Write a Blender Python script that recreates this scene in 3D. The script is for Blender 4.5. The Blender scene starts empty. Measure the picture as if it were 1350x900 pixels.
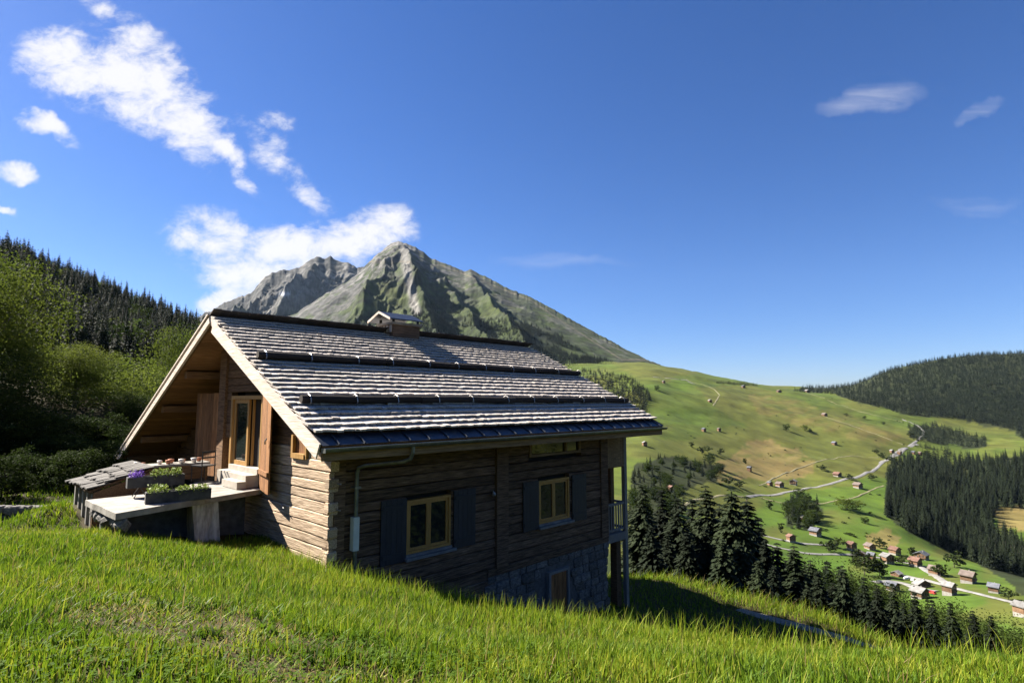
import bpy, math, random
import numpy as np
R = math.radians
random.seed(7)
rng = np.random.default_rng(7)
scene = bpy.context.scene
col = scene.collection

# ---------------------------------------------------------------- camera
FPX, TH = 759.87, 0.1032          # focal length in photo pixels (1350 wide), upward tilt
cd = bpy.data.cameras.new("camera")
cd.sensor_width = 36.0
cd.lens = FPX / 1350 * 36
cd.clip_start = 0.1
cd.clip_end = 60000
cam = bpy.data.objects.new("camera", cd)
col.objects.link(cam)
cam.rotation_euler = (math.pi / 2 + TH, 0, 0)
scene.camera = cam

# ---------------------------------------------------------------- light, sky, exposure
SUN_AZ, SUN_EL = -67.5, 39.0      # degrees right of the view direction, above the horizon
sun_dir = np.array([math.sin(R(SUN_AZ)) * math.cos(R(SUN_EL)), math.cos(R(SUN_AZ)) * math.cos(R(SUN_EL)), math.sin(R(SUN_EL))])
sl = bpy.data.lights.new("sun", 'SUN')
sl.energy = 5.0
sl.angle = R(0.5)
sl.color = (1.0, 0.93, 0.82)
sun = bpy.data.objects.new("sun", sl)
col.objects.link(sun)
from mathutils import Vector
sun.rotation_euler = Vector(sun_dir).to_track_quat('Z', 'Y').to_euler()
scene.view_settings.view_transform = 'Standard'
scene.view_settings.look = 'None'
scene.view_settings.exposure = 2.1
scene.view_settings.gamma = 1.0
scene.view_settings.use_curve_mapping = False
scene.cycles.use_denoising = True
scene.cycles.max_bounces = 6
scene.cycles.transparent_max_bounces = 6

world = bpy.data.worlds.new("World")
scene.world = world
world.use_nodes = True
SKY_STRENGTH = 0.05
HAZE_DENSITY = 0.85e-5


def build_world():
    nt = world.node_tree
    N = nt.nodes
    bg = N['Background']
    sk = N.new('ShaderNodeTexSky')
    sk.sky_type = 'NISHITA'
    sk.sun_disc = False
    sk.sun_elevation = R(SUN_EL)
    sk.sun_rotation = R(SUN_AZ)
    sk.altitude = 1300
    sk.air_density = 1.0
    sk.dust_density = 0.7
    sk.ozone_density = 3.0

    def mth(op, a, b=None, c=None):
        n = N.new('ShaderNodeMath')
        n.operation = op
        for i, v in enumerate((a, b, c)):
            if v is None:
                continue
            if isinstance(v, (int, float)):
                n.inputs[i].default_value = v
            else:
                nt.links.new(v, n.inputs[i])
        return n.outputs[0]
    hs = N.new('ShaderNodeHueSaturation')
    hs.inputs['Saturation'].default_value = 1.22
    hs.inputs['Value'].default_value = 1.0
    nt.links.new(sk.outputs[0], hs.inputs['Color'])
    ga = N.new('ShaderNodeMix')
    ga.data_type = 'RGBA'
    ga.blend_type = 'MULTIPLY'
    ga.inputs[0].default_value = 1.0
    nt.links.new(hs.outputs[0], ga.inputs[6])
    ga.inputs[7].default_value = (0.50, 0.535, 0.71, 1)
    # clouds by direction: (u, v) = (x / y, z / y) ahead of the place
    tc = N.new('ShaderNodeTexCoord')
    sp = N.new('ShaderNodeSeparateXYZ')
    nt.links.new(tc.outputs['Generated'], sp.inputs[0])
    X, Y, Z = sp.outputs
    Ys = mth('MAXIMUM', Y, 0.02)
    u = mth('DIVIDE', X, Ys)
    v = mth('DIVIDE', Z, Ys)
    cv = N.new('ShaderNodeCombineXYZ')
    nt.links.new(u, cv.inputs[0])
    nt.links.new(v, cv.inputs[1])

    def noise(scale, detail, rough, off, dist=0.0, rot=0.0, sx=1.0, sy=1.0):
        mp = N.new('ShaderNodeMapping')
        mp.inputs['Location'].default_value = off
        mp.inputs['Rotation'].default_value = (0, 0, rot)
        mp.inputs['Scale'].default_value = (sx, sy, 1)
        nt.links.new(cv.outputs[0], mp.inputs[0])
        n = N.new('ShaderNodeTexNoise')
        n.inputs['Scale'].default_value = scale
        n.inputs['Detail'].default_value = detail
        n.inputs['Roughness'].default_value = rough
        n.inputs['Distortion'].default_value = dist
        nt.links.new(mp.outputs[0], n.inputs['Vector'])
        return n.outputs[0]
    wa = mth('SUBTRACT', noise(7, 4, .6, (3, 1, 0)), .5)
    wb = mth('SUBTRACT', noise(7, 4, .6, (-5, 9, 0)), .5)
    uw = mth('MULTIPLY_ADD', wa, .09, u)
    vw = mth('MULTIPLY_ADD', wb, .09, v)

    def blob(px, py, rx, ry, deg, k=1.0):
        vv = (450 - py) / FPX
        ry_ = math.cos(TH) - vv * math.sin(TH)
        cu = (px - 675) / FPX / ry_
        cv_ = (math.sin(TH) + vv * math.cos(TH)) / ry_
        c, s = math.cos(R(deg)), math.sin(R(deg))
        du = mth('SUBTRACT', uw, cu)
        dv = mth('SUBTRACT', vw, cv_)
        a = mth('MULTIPLY', mth('ADD', mth('MULTIPLY', du, c), mth('MULTIPLY', dv, s)), FPX / rx)
        b = mth('MULTIPLY', mth('SUBTRACT', mth('MULTIPLY', dv, c), mth('MULTIPLY', du, s)), FPX / ry)
        r2 = mth('ADD', mth('MULTIPLY', a, a), mth('MULTIPLY', b, b))
        return mth('MULTIPLY', mth('MAXIMUM', mth('SUBTRACT', 1.0, r2), -2.0), k)
    blobs = [(100, 88, 115, 58, -20), (165, 50, 60, 22, -18, .7), (190, 112, 125, 66, -35), (245, 158, 110, 50, -44), (292, 203, 55, 22, -42),
             (62, 170, 58, 20, -22), (22, 222, 45, 18, -22), (5, 268, 25, 8, -15, .8),
             (355, 160, 34, 16, -20, .6), (350, 195, 70, 28, -50, .62), (400, 245, 75, 24, -42, .62), (320, 240, 38, 16, -45, .55),
             (300, 320, 80, 45, -20), (370, 330, 110, 45, 0), (335, 365, 75, 48, -10), (300, 390, 45, 25, 20), (490, 305, 70, 38, 10),
             (440, 325, 70, 30, 0), (250, 320, 50, 35, 0, .5), (145, 15, 50, 25, -30, .45)]
    faint = [(1152, 132, 85, 24, 16, .8), (1290, 146, 34, 12, 18, .5), (1285, 270, 60, 16, 0, .35), (740, 345, 110, 12, -3, .3)]
    m = None
    for b in blobs:
        o = blob(*b)
        m = o if m is None else mth('MAXIMUM', m, o)
    fine = mth('ADD', mth('MULTIPLY', noise(19, 12, .68, (1.3, 2.2, 0), .25, R(35), .75, 1.15), .75),
               mth('MULTIPLY', noise(5, 5, .55, (7, 7, 0)), .25))
    dens = mth('ADD', mth('MULTIPLY', m, .55), mth('MULTIPLY', mth('SUBTRACT', fine, .5), 2.0))
    mr = N.new('ShaderNodeMapRange')
    mr.interpolation_type = 'SMOOTHSTEP'
    nt.links.new(dens, mr.inputs[0])
    mr.inputs[1].default_value = 0.0
    mr.inputs[2].default_value = 0.60
    inreg = N.new('ShaderNodeMapRange')
    nt.links.new(m, inreg.inputs[0])
    inreg.inputs[1].default_value = -0.25
    inreg.inputs[2].default_value = 0.45
    front = mth('GREATER_THAN', Y, 0.05)
    mf = None
    for b in faint:
        o = blob(*b)
        mf = o if mf is None else mth('MAXIMUM', mf, o)
    streak = noise(9, 7, .6, (4, 2, 0), .6, R(-14), .6, 3.0)
    df = mth('MULTIPLY', mth('MAXIMUM', mf, 0.0), mth('MULTIPLY', mth('MAXIMUM', mth('SUBTRACT', streak, .33), 0.0), 1.5))
    strong = mth('MULTIPLY', mth('MULTIPLY', mr.outputs[0], inreg.outputs[0]), .97)
    alpha = mth('MULTIPLY', mth('MINIMUM', mth('ADD', strong, df), .97), front)
    mix = N.new('ShaderNodeMix')
    mix.data_type = 'RGBA'
    nt.links.new(alpha, mix.inputs[0])
    nt.links.new(ga.outputs[2], mix.inputs[6])
    mix.inputs[7].default_value = (4.6, 4.58, 4.75, 1)
    nt.links.new(mix.outputs[2], bg.inputs[0])
    bg.inputs[1].default_value = SKY_STRENGTH


build_world()


# ---------------------------------------------------------------- helpers: pixels to rays, noise
def slope_of(py):
    return np.tan(TH + np.arctan((450 - np.asarray(py, float)) / FPX))


def dir_of(px, py):
    v = (450 - np.asarray(py, float)) / FPX
    ry = np.cos(TH) - v * np.sin(TH)
    return (np.asarray(px, float) - 675) / FPX / ry, (np.sin(TH) + v * np.cos(TH)) / ry     # x/y, z/y


def project(x, y, z):
    fw = y * np.cos(TH) + z * np.sin(TH)
    up = -y * np.sin(TH) + z * np.cos(TH)
    return 675 + FPX * x / fw, 450 - FPX * up / fw


def at(px, py, d):
    A, m = dir_of(px, py)
    return np.array([A * d, d, m * d])


def hash2(i, j, s):
    h = np.sin(i * 127.1 + j * 311.7 + s * 74.7) * 43758.5453
    return h - np.floor(h)


def vnoise(x, y, s=0):
    xi, yi = np.floor(x), np.floor(y)
    fx, fy = x - xi, y - yi
    fx = fx * fx * fx * (fx * (fx * 6 - 15) + 10)
    fy = fy * fy * fy * (fy * (fy * 6 - 15) + 10)
    a, b, c, d = hash2(xi, yi, s), hash2(xi + 1, yi, s), hash2(xi, yi + 1, s), hash2(xi + 1, yi + 1, s)
    return (a + (b - a) * fx) * (1 - fy) + (c + (d - c) * fx) * fy


def fbm(x, y, s=0, o=5, g=.5, ridged=False):
    t, a, n = 0, 1, 0
    for k in range(o):
        q = vnoise(x + 17.3 * k, y - 9.1 * k, s + k)
        if ridged:
            q = 1 - np.abs(2 * q - 1)
        t = t + a * q
        n += a
        a *= g
        x, y = x * 2.03 + .31 * y * 0, y * 2.03
    return t / n


def smooth(a, b, x):
    t = np.clip((x - a) / (b - a), 0, 1)
    return t * t * (3 - 2 * t)


# ---------------------------------------------------------------- helpers: meshes and objects
def mesh_from(name, V, F, mats=None, smooth_=False, fmat=None):
    me = bpy.data.meshes.new(name)
    V = np.asarray(V, dtype=np.float32).reshape(-1, 3)
    if isinstance(F, np.ndarray):
        n, k = F.shape
        me.vertices.add(len(V))
        me.vertices.foreach_set('co', V.ravel())
        me.loops.add(n * k)
        me.loops.foreach_set('vertex_index', F.astype(np.int32).ravel())
        me.polygons.add(n)
        me.polygons.foreach_set('loop_start', np.arange(0, n * k, k, dtype=np.int32))
        me.polygons.foreach_set('loop_total', np.full(n, k, dtype=np.int32))
        me.update(calc_edges=True)
        me.validate()
    else:
        me.from_pydata(V.tolist(), [], F)
        me.update()
    if mats is not None:
        for m in (mats if isinstance(mats, (list, tuple)) else [mats]):
            me.materials.append(m)
    if fmat is not None:
        me.polygons.foreach_set('material_index', np.asarray(fmat, dtype=np.int32))
    if smooth_:
        me.polygons.foreach_set('use_smooth', np.ones(len(me.polygons), dtype=bool))
    return me


def attr(me, name, vals):
    vals = np.asarray(vals, dtype=np.float32)
    if vals.ndim == 1:
        a = me.attributes.new(name, 'FLOAT', 'POINT')
        a.data.foreach_set('value', vals)
    else:
        a = me.attributes.new(name, 'FLOAT_COLOR', 'POINT')
        c = np.ones((len(vals), 4), dtype=np.float32)
        c[:, :3] = vals[:, :3]
        a.data.foreach_set('color', c.ravel())


def tag(o, label=None, cat=None, group=None, kind=None):
    if label:
        o['label'] = label
    if cat:
        o['category'] = cat
    if group:
        o['group'] = group
    if kind:
        o['kind'] = kind
    return o


def obj(name, me, parent=None, loc=None, rot=None, scale=None):
    o = bpy.data.objects.new(name, me)
    col.objects.link(o)
    if parent is not None:
        o.parent = parent
    if loc is not None:
        o.location = loc
    if rot is not None:
        o.rotation_euler = rot
    if scale is not None:
        o.scale = scale
    return o


def empty(name, loc=(0, 0, 0), rz=0.0):
    o = bpy.data.objects.new(name, None)
    o.empty_display_size = .3
    col.objects.link(o)
    o.location = loc
    o.rotation_euler = (0, 0, rz)
    return o


def copy_tree(o, parent=None):
    c = o.copy()
    col.objects.link(c)
    c.parent = parent
    for ch in o.children:
        copy_tree(ch, c)
    return c


class MB:
    """collects simple solids into one mesh"""

    def __init__(s):
        s.V, s.F = [], []

    def add(s, V, F):
        b = len(s.V)
        s.V += [tuple(map(float, v)) for v in V]
        s.F += [tuple(i + b for i in f) for f in F]
        return s

    def box(s, x0, x1, y0, y1, z0, z1):
        V = [(x, y, z) for z in (z0, z1) for y in (y0, y1) for x in (x0, x1)]
        F = [(0, 2, 3, 1), (4, 5, 7, 6), (0, 1, 5, 4), (2, 6, 7, 3), (0, 4, 6, 2), (1, 3, 7, 5)]
        return s.add(V, F)

    def prism(s, poly, z0, z1):
        n = len(poly)
        V = [(p[0], p[1], z0) for p in poly] + [(p[0], p[1], z1) for p in poly]
        F = [tuple(range(n))[::-1], tuple(range(n, 2 * n))] + [(i, (i + 1) % n, n + (i + 1) % n, n + i) for i in range(n)]
        return s.add(V, F)

    def hexa(s, P):     # 8 points: 4 bottom ring, 4 top ring
        return s.add(P, [(3, 2, 1, 0), (4, 5, 6, 7)] + [(i, (i + 1) % 4, 4 + (i + 1) % 4, 4 + i) for i in range(4)])

    def tube(s, pts, rad, n=8, cap=True):
        pts = [np.array(p, float) for p in pts]
        rad = rad if isinstance(rad, (list, tuple, np.ndarray)) else [rad] * len(pts)
        b = len(s.V)
        up = None
        for i, p in enumerate(pts):
            t = pts[min(i + 1, len(pts) - 1)] - pts[max(i - 1, 0)]
            t = t / (np.linalg.norm(t) + 1e-9)
            ref = np.array([0, 0, 1.]) if abs(t[2]) < .9 else np.array([1., 0, 0])
            if up is not None:
                ref = up
            a = np.cross(t, ref)
            a /= np.linalg.norm(a) + 1e-9
            c = np.cross(a, t)
            up = c
            for k in range(n):
                q = 2 * math.pi * k / n
                s.V.append(tuple(p + rad[i] * (math.cos(q) * a + math.sin(q) * c)))
        for i in range(len(pts) - 1):
            for k in range(n):
                a0, a1 = b + i * n + k, b + i * n + (k + 1) % n
                s.F.append((a0, a0 + n, a1 + n, a1))
        if cap:
            s.F.append(tuple(b + k for k in range(n)))
            s.F.append(tuple(b + (len(pts) - 1) * n + k for k in reversed(range(n))))
        return s

    def timber(s, axis, a0, a1, c0, c1, e0, e1, jit=.006, bev=.012, seg=None):
        """squared timber along axis 'x' or 'y' from a0 to a1; c = other horizontal axis, e = height; rounded, a little wavy"""
        seg = seg or max(2, int((a1 - a0) / .8))
        b = len(s.V)
        prof = [(c0, e0 + bev), (c0 + bev, e0), (c1 - bev, e0), (c1, e0 + bev), (c1, e1 - bev), (c1 - bev, e1), (c0 + bev, e1), (c0, e1 - bev)]
        ph = random.random() * 9
        for i in range(seg + 1):
            a = a0 + (a1 - a0) * i / seg
            dz = jit * math.sin(a * 1.7 + ph)
            dc = jit * math.sin(a * 2.3 + ph * 2)
            for (c, e) in prof:
                jc = dc + random.uniform(-jit, jit) * .5
                je = dz + random.uniform(-jit, jit) * .5
                s.V.append((a, c + jc, e + je) if axis == 'x' else (c + jc, a, e + je))
        for i in range(seg):
            for k in range(8):
                p0, p1 = b + i * 8 + k, b + i * 8 + (k + 1) % 8
                s.F.append((p0, p0 + 8, p1 + 8, p1) if axis == 'x' else (p0, p1, p1 + 8, p0 + 8))
        f0 = tuple(b + k for k in range(8))
        f1 = tuple(b + seg * 8 + k for k in reversed(range(8)))
        s.F += [f0, f1] if axis == 'x' else [f0[::-1], f1[::-1]]
        return s

    def mesh(s, name, mat, sm=False):
        return mesh_from(name, s.V, s.F, mat, sm)

    def build(s, name, mat, parent=None, off=(0, 0, 0), sm=False):
        V = np.array(s.V, dtype=float) - np.array(off)
        return obj(name, mesh_from(name, V, s.F, mat, sm), parent)


# ---------------------------------------------------------------- materials
def rgb(c):
    return (c[0], c[1], c[2], 1)


def mat(name, c1, c2=None, scale=6, stretch=(1, 1, 1), rough=.8, bump=.0, bscale=None, rnd=0.0, spec=.3, coord='Object', c3=None,
        metal=0.0, detail=6, contrast=(.35, .65), trans=0.0, big=0.0):
    m = bpy.data.materials.new(name)
    m.use_nodes = True
    nt = m.node_tree
    N = nt.nodes
    b = N['Principled BSDF']
    b.inputs['Roughness'].default_value = rough
    b.inputs['Specular IOR Level'].default_value = spec
    b.inputs['Metallic'].default_value = metal
    tc = N.new('ShaderNodeTexCoord')
    mp = N.new('ShaderNodeMapping')
    mp.inputs['Scale'].default_value = stretch
    nt.links.new(tc.outputs[coord], mp.inputs[0])
    oi = N.new('ShaderNodeObjectInfo')
    if rnd:
        # shift the grain for each piece
        cb = N.new('ShaderNodeCombineXYZ')
        ml = N.new('ShaderNodeMath')
        ml.operation = 'MULTIPLY'
        ml.inputs[1].default_value = 57
        nt.links.new(oi.outputs['Random'], ml.inputs[0])
        for i in range(3):
            nt.links.new(ml.outputs[0], cb.inputs[i])
        nt.links.new(cb.outputs[0], mp.inputs['Location'])
    nz = N.new('ShaderNodeTexNoise')
    nz.inputs['Scale'].default_value = scale
    nz.inputs['Detail'].default_value = detail
    nz.inputs['Roughness'].default_value = .62
    nt.links.new(mp.outputs[0], nz.inputs['Vector'])
    rp = N.new('ShaderNodeValToRGB')
    rp.color_ramp.elements[0].position = contrast[0]
    rp.color_ramp.elements[1].position = contrast[1]
    rp.color_ramp.elements[0].color = rgb(c1)
    rp.color_ramp.elements[1].color = rgb(c2 or c1)
    if c3:
        e = rp.color_ramp.elements.new(.5 * sum(contrast))
        e.color = rgb(c3)
    nt.links.new(nz.outputs[0], rp.inputs[0])
    out = rp.outputs[0]
    if rnd or big:
        hv = N.new('ShaderNodeHueSaturation')
        mr = N.new('ShaderNodeMapRange')
        mr.inputs[3].default_value = 1 - (rnd or big)
        mr.inputs[4].default_value = 1 + (rnd or big)
        if rnd:
            nt.links.new(oi.outputs['Random'], mr.inputs[0])
        else:
            n2 = N.new('ShaderNodeTexNoise')
            n2.inputs['Scale'].default_value = scale * .12
            nt.links.new(tc.outputs[coord], n2.inputs['Vector'])
            nt.links.new(n2.outputs[0], mr.inputs[0])
        nt.links.new(mr.outputs[0], hv.inputs['Value'])
        nt.links.new(out, hv.inputs['Color'])
        out = hv.outputs[0]
    nt.links.new(out, b.inputs['Base Color'])
    if bump:
        bn = N.new('ShaderNodeBump')
        bn.inputs['Strength'].default_value = bump
        bn.inputs['Distance'].default_value = .02
        if bscale:
            n3 = N.new('ShaderNodeTexNoise')
            n3.inputs['Scale'].default_value = bscale
            n3.inputs['Detail'].default_value = 4
            nt.links.new(mp.outputs[0], n3.inputs['Vector'])
            nt.links.new(n3.outputs[0], bn.inputs['Height'])
        else:
            nt.links.new(nz.outputs[0], bn.inputs['Height'])
        nt.links.new(bn.outputs[0], b.inputs['Normal'])
    if trans:
        tr = N.new('ShaderNodeBsdfTranslucent')
        nt.links.new(out, tr.inputs['Color'])
        mx = N.new('ShaderNodeMixShader')
        mx.inputs[0].default_value = trans
        nt.links.new(b.outputs[0], mx.inputs[1])
        nt.links.new(tr.outputs[0], mx.inputs[2])
        nt.links.new(mx.outputs[0], N['Material Output'].inputs[0])
    return m


WX, WY = (1.2, 22, 22), (22, 1.2, 22)         # grain along x / along y
WZ = (22, 22, 1.2)
M = {}
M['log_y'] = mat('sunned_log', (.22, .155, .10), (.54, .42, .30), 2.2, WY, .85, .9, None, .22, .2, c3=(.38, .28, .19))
M['log_x'] = mat('shaded_log', (.040, .025, .016), (.205, .132, .084), 2.2, WX, .85, .8, None, .30, .2, c3=(.105, .066, .042))  # same wood as the gable, darkened: the long wall's shade is in the colour
M['board_y'] = mat('brown_board_y', (.06, .034, .018), (.20, .115, .06), 2.2, WY, .8, .5, None, .25, .2)
M['soffit'] = mat('soffit_board', (.11, .053, .02), (.25, .135, .06), 2.0, WX, .7, .3, None, .22, .3)
M['door_board'] = mat('door_board', (.10, .043, .015), (.34, .165, .062), 2.0, WZ, .75, .6, None, .25, .25, c3=(.21, .095, .034))
M['barge'] = mat('pale_barge_board', (.42, .34, .27), (.66, .58, .50), 2.0, WY, .75, .35, None, .08, .3)
M['fascia'] = mat('fascia_board', (.13, .083, .040), (.26, .17, .09), 2.0, WX, .75, .3, None, .15, .3)
M['shingle'] = mat('weathered_shingle', (.25, .212, .18), (.60, .55, .495), 3.0, (14, 2.0, 14), .8, .5, None, .28, .25, c3=(.42, .375, .33))
M['shingle_mass'] = mat('weathered_shingle_mass', (.25, .212, .18), (.60, .55, .495), 3.0, (14, 2.0, 14), .8, .5, None, 0, .25, c3=(.42, .375, .33), big=.25)
M['ridge'] = mat('ridge_board', (.05, .04, .035), (.13, .105, .09), 2.5, WX, .85, .4, None, .2, .2)
M['snowlog'] = mat('snow_guard_wood', (.018, .014, .012), (.05, .04, .033), 2.5, WX, .85, .5, None, .2, .2)
M['metal'] = mat('eave_sheet_metal', (.035, .042, .055), (.06, .07, .088), 5, (1, 1, 1), .42, .1, None, 0.05, .5, metal=.75)
M['zinc'] = mat('gutter_zinc', (.10, .11, .105), (.18, .19, .185), 5, (1, 1, 1), .45, .1, None, 0, .5, metal=.6)
M['iron'] = mat('bracket_iron', (.20, .195, .19), (.34, .33, .32), 12, (1, 1, 1), .45, 0, None, 0, .5, metal=.7)
M['pvc'] = mat('pale_pipe_cover', (.42, .46, .45), (.52, .56, .55), 4, (1, 1, 1), .5, 0, None, 0, .4)
M['stone'] = mat('grey_stone', (.07, .066, .06), (.17, .16, .148), 5, (1, 1, 1), .9, .8, None, .3, .2, c3=(.115, .108, .10))
M['mortar'] = mat('mortar', (.075, .07, .065), (.13, .124, .117), 9, (1, 1, 1), .95, .5)
M['ochre'] = mat('ochre_window_wood', (.28, .14, .035), (.40, .22, .06), 2.0, WZ, .5, .1, None, .06, .4)
M['ochre_y'] = mat('ochre_door_wood', (.27, .15, .045), (.40, .23, .08), 2.0, WZ, .5, .1, None, .06, .4)
M['slate_blue'] = mat('slate_blue_shutter', (.017, .018, .024), (.027, .029, .037), 2.5, WZ, .6, .2, None, .10, .35)
M['sill'] = mat('grey_sill', (.12, .12, .125), (.19, .19, .19), 5, (1, 1, 1), .8, .2)
M['grey_wood'] = mat('grey_weathered_wood', (.13, .12, .11), (.25, .235, .215), 2.0, WZ, .85, .4, None, .15, .2)
M['slab'] = mat('pale_terrace_slab', (.17, .155, .135), (.31, .29, .26), 2.5, (1, 1, 1), .9, .35, 18, .05, .2)
M['step'] = mat('pale_step_stone', (.32, .285, .24), (.43, .39, .335), 3, (1, 1, 1), .9, .2, 20, .06, .2)
M['rough_stone'] = mat('rough_pale_stone', (.22, .20, .18), (.50, .47, .43), 4, (3, 3, .7), .95, .9, None, .1, .2)
M['planter'] = mat('planter_concrete', (.03, .03, .03), (.075, .075, .072), 6, (1, 1, 1), .9, .3)
M['black_iron'] = mat('black_iron', (.015, .015, .016), (.03, .03, .03), 8, (1, 1, 1), .5)
M['terracotta'] = mat('terracotta', (.34, .13, .07), (.45, .19, .11), 8, (1, 1, 1), .8, .1, None, .15)
M['white_pot'] = mat('pale_pot', (.6, .55, .5), (.75, .7, .64), 8, (1, 1, 1), .6, 0, None, .1)
M['soil'] = mat('soil', (.03, .02, .012), (.06, .04, .025), 9)
M['purple'] = mat('purple_petal', (.09, .04, .26), (.20, .11, .42), 9, rough=.6, trans=.3)
M['leaf_small'] = mat('box_plant_leaf', (.09, .14, .025), (.22, .27, .06), 9, rough=.6, trans=.3)


def glass(name, tint=(.012, .016, .016)):
    m = bpy.data.materials.new(name)
    m.use_nodes = True
    b = m.node_tree.nodes['Principled BSDF']
    b.inputs['Base Color'].default_value = rgb(tint)
    b.inputs['Roughness'].default_value = .03
    b.inputs['Specular IOR Level'].default_value = .5
    return m


M['glass'] = glass('window_glass')
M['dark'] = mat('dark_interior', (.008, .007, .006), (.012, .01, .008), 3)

# ================================================================ THE LAND
YAW = 0.771
C0 = np.array([-3.602, 11.535, 0.0])                      # near corner of the chalet
LD = np.array([math.sin(YAW), math.cos(YAW), 0.0])        # along its long wall
ND = np.array([math.cos(YAW), -math.sin(YAW), 0.0])       # outward from the long wall


def hw(l, n, z=0.0):
    return C0 + LD * l + ND * n + np.array([0, 0, z])


# ---- near bank: thin-plate surface through surveyed spots
_cp = [(0, 0, -1.45), (-3, -1, -1.1), (3, 0, -1.8), (7, -1, -2.3), (-8, -2, -.5), (-8, 4, -1.2), (0, -6, -.8), (12, -4, -3.0), (-14, 2, -.2),
       (-16, 8, -1.2), (12, 4, -4.4), (16, 0, -4.6)]
for px, py, d in [(0, 895, 2.75), (330, 895, 3.0), (675, 895, 3.35), (1000, 895, 3.75), (1350, 895, 4.3),
                  (0, 714, 11), (0, 698, 13.2), (60, 697, 12.6), (150, 704, 11), (230, 716, 11.2), (330, 726, 11.8), (431, 753, 11.4),
                  (540, 782, 10.6), (640, 803, 9.8), (760, 823, 8.8), (900, 843, 7.8), (1000, 857, 7.2), (1100, 866, 6.8), (1200, 872, 6.4), (1350, 876, 6.0),
                  (540, 832, 6.6), (760, 858, 5.6), (1000, 876, 5.4), (250, 790, 5.6), (100, 770, 5.6), (400, 800, 5.8)]:
    _cp.append(tuple(at(px, py, d)))
for l, n, z in [(2, .3, -4.05), (4, .3, -4.85), (7, .4, -5.7), (9.4, .4, -6.35), (11, 0, -6.55), (10.5, -4, -6.7), (5, 2.0, -5.0), (8, 3, -6.1), (-1.2, -2.9, -3.0),
                (0, -2.6, -3.1), (1, -6, -3.2), (-3.6, -6, -2.35)]:
    _cp.append(tuple(hw(l, n, z)))
PATH = [(975, 804, 20.8), (995, 810, 20.3), (1020, 817, 19.9), (1060, 827, 19.4), (1100, 838, 18.8), (1180, 862, 17.5)]
_cp += [tuple(at(*q)) for q in PATH]
_cp += [tuple(at(*q)) for q in [(880, 769, 23.6), (940, 785, 23.2), (1000, 803, 22.6), (1050, 816, 22.0), (1090, 828, 21.4)]]
_cp += [(5, 12.5, -5.6), (5.5, 15.5, -6.7), (8.5, 12, -6.7), (6, 18.8, -7.0), (9, 16, -7.35), (13, 13, -8.0), (14.5, 15.5, -8.4),
        (8, 26, -11), (13, 24, -13), (17, 18, -12), (3, 28, -8.6), (20, 10, -10), (-3, 26, -5.2), (-10, 20, -2.9),
        (-12, 17, -2.75), (-17, 22, -2.7), (-20, 14, -1.6), (-21, 25, -2.4), (-12, 30, -2.6), (-26, 30, 0.5), (-30, 18, 0.2), (2, 35, -11), (14, 33, -20)]
_cp = np.array(_cp)


def _tps(P, Q):
    r2 = ((P[:, None, :2] - Q[None, :, :2]) ** 2).sum(2)
    return .5 * r2 * np.log(r2 + 1e-12)


_n = len(_cp)
_A = np.zeros((_n + 3, _n + 3))
_A[:_n, :_n] = _tps(_cp, _cp) + np.eye(_n) * .10
_A[:_n, _n] = 1
_A[:_n, _n + 1:] = _cp[:, :2]
_A[_n, :_n] = 1
_A[_n + 1:, :_n] = _cp[:, :2].T
_w = np.linalg.solve(_A, np.concatenate([_cp[:, 2], np.zeros(3)]))


def near_z(x, y):
    x = np.asarray(x, float)
    y = np.asarray(y, float)
    sh = x.shape
    P = np.stack([x.ravel(), y.ravel()], 1)
    out = np.empty(len(P))
    for i in range(0, len(P), 20000):
        p = P[i:i + 20000]
        out[i:i + 20000] = _tps(p, _cp) @ _w[:_n] + _w[_n] + p @ _w[_n + 1:]
    out += .05 * (fbm(P[:, 0] * .9, P[:, 1] * .9, 3, 3) - .5)
    return out.reshape(sh)


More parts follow.
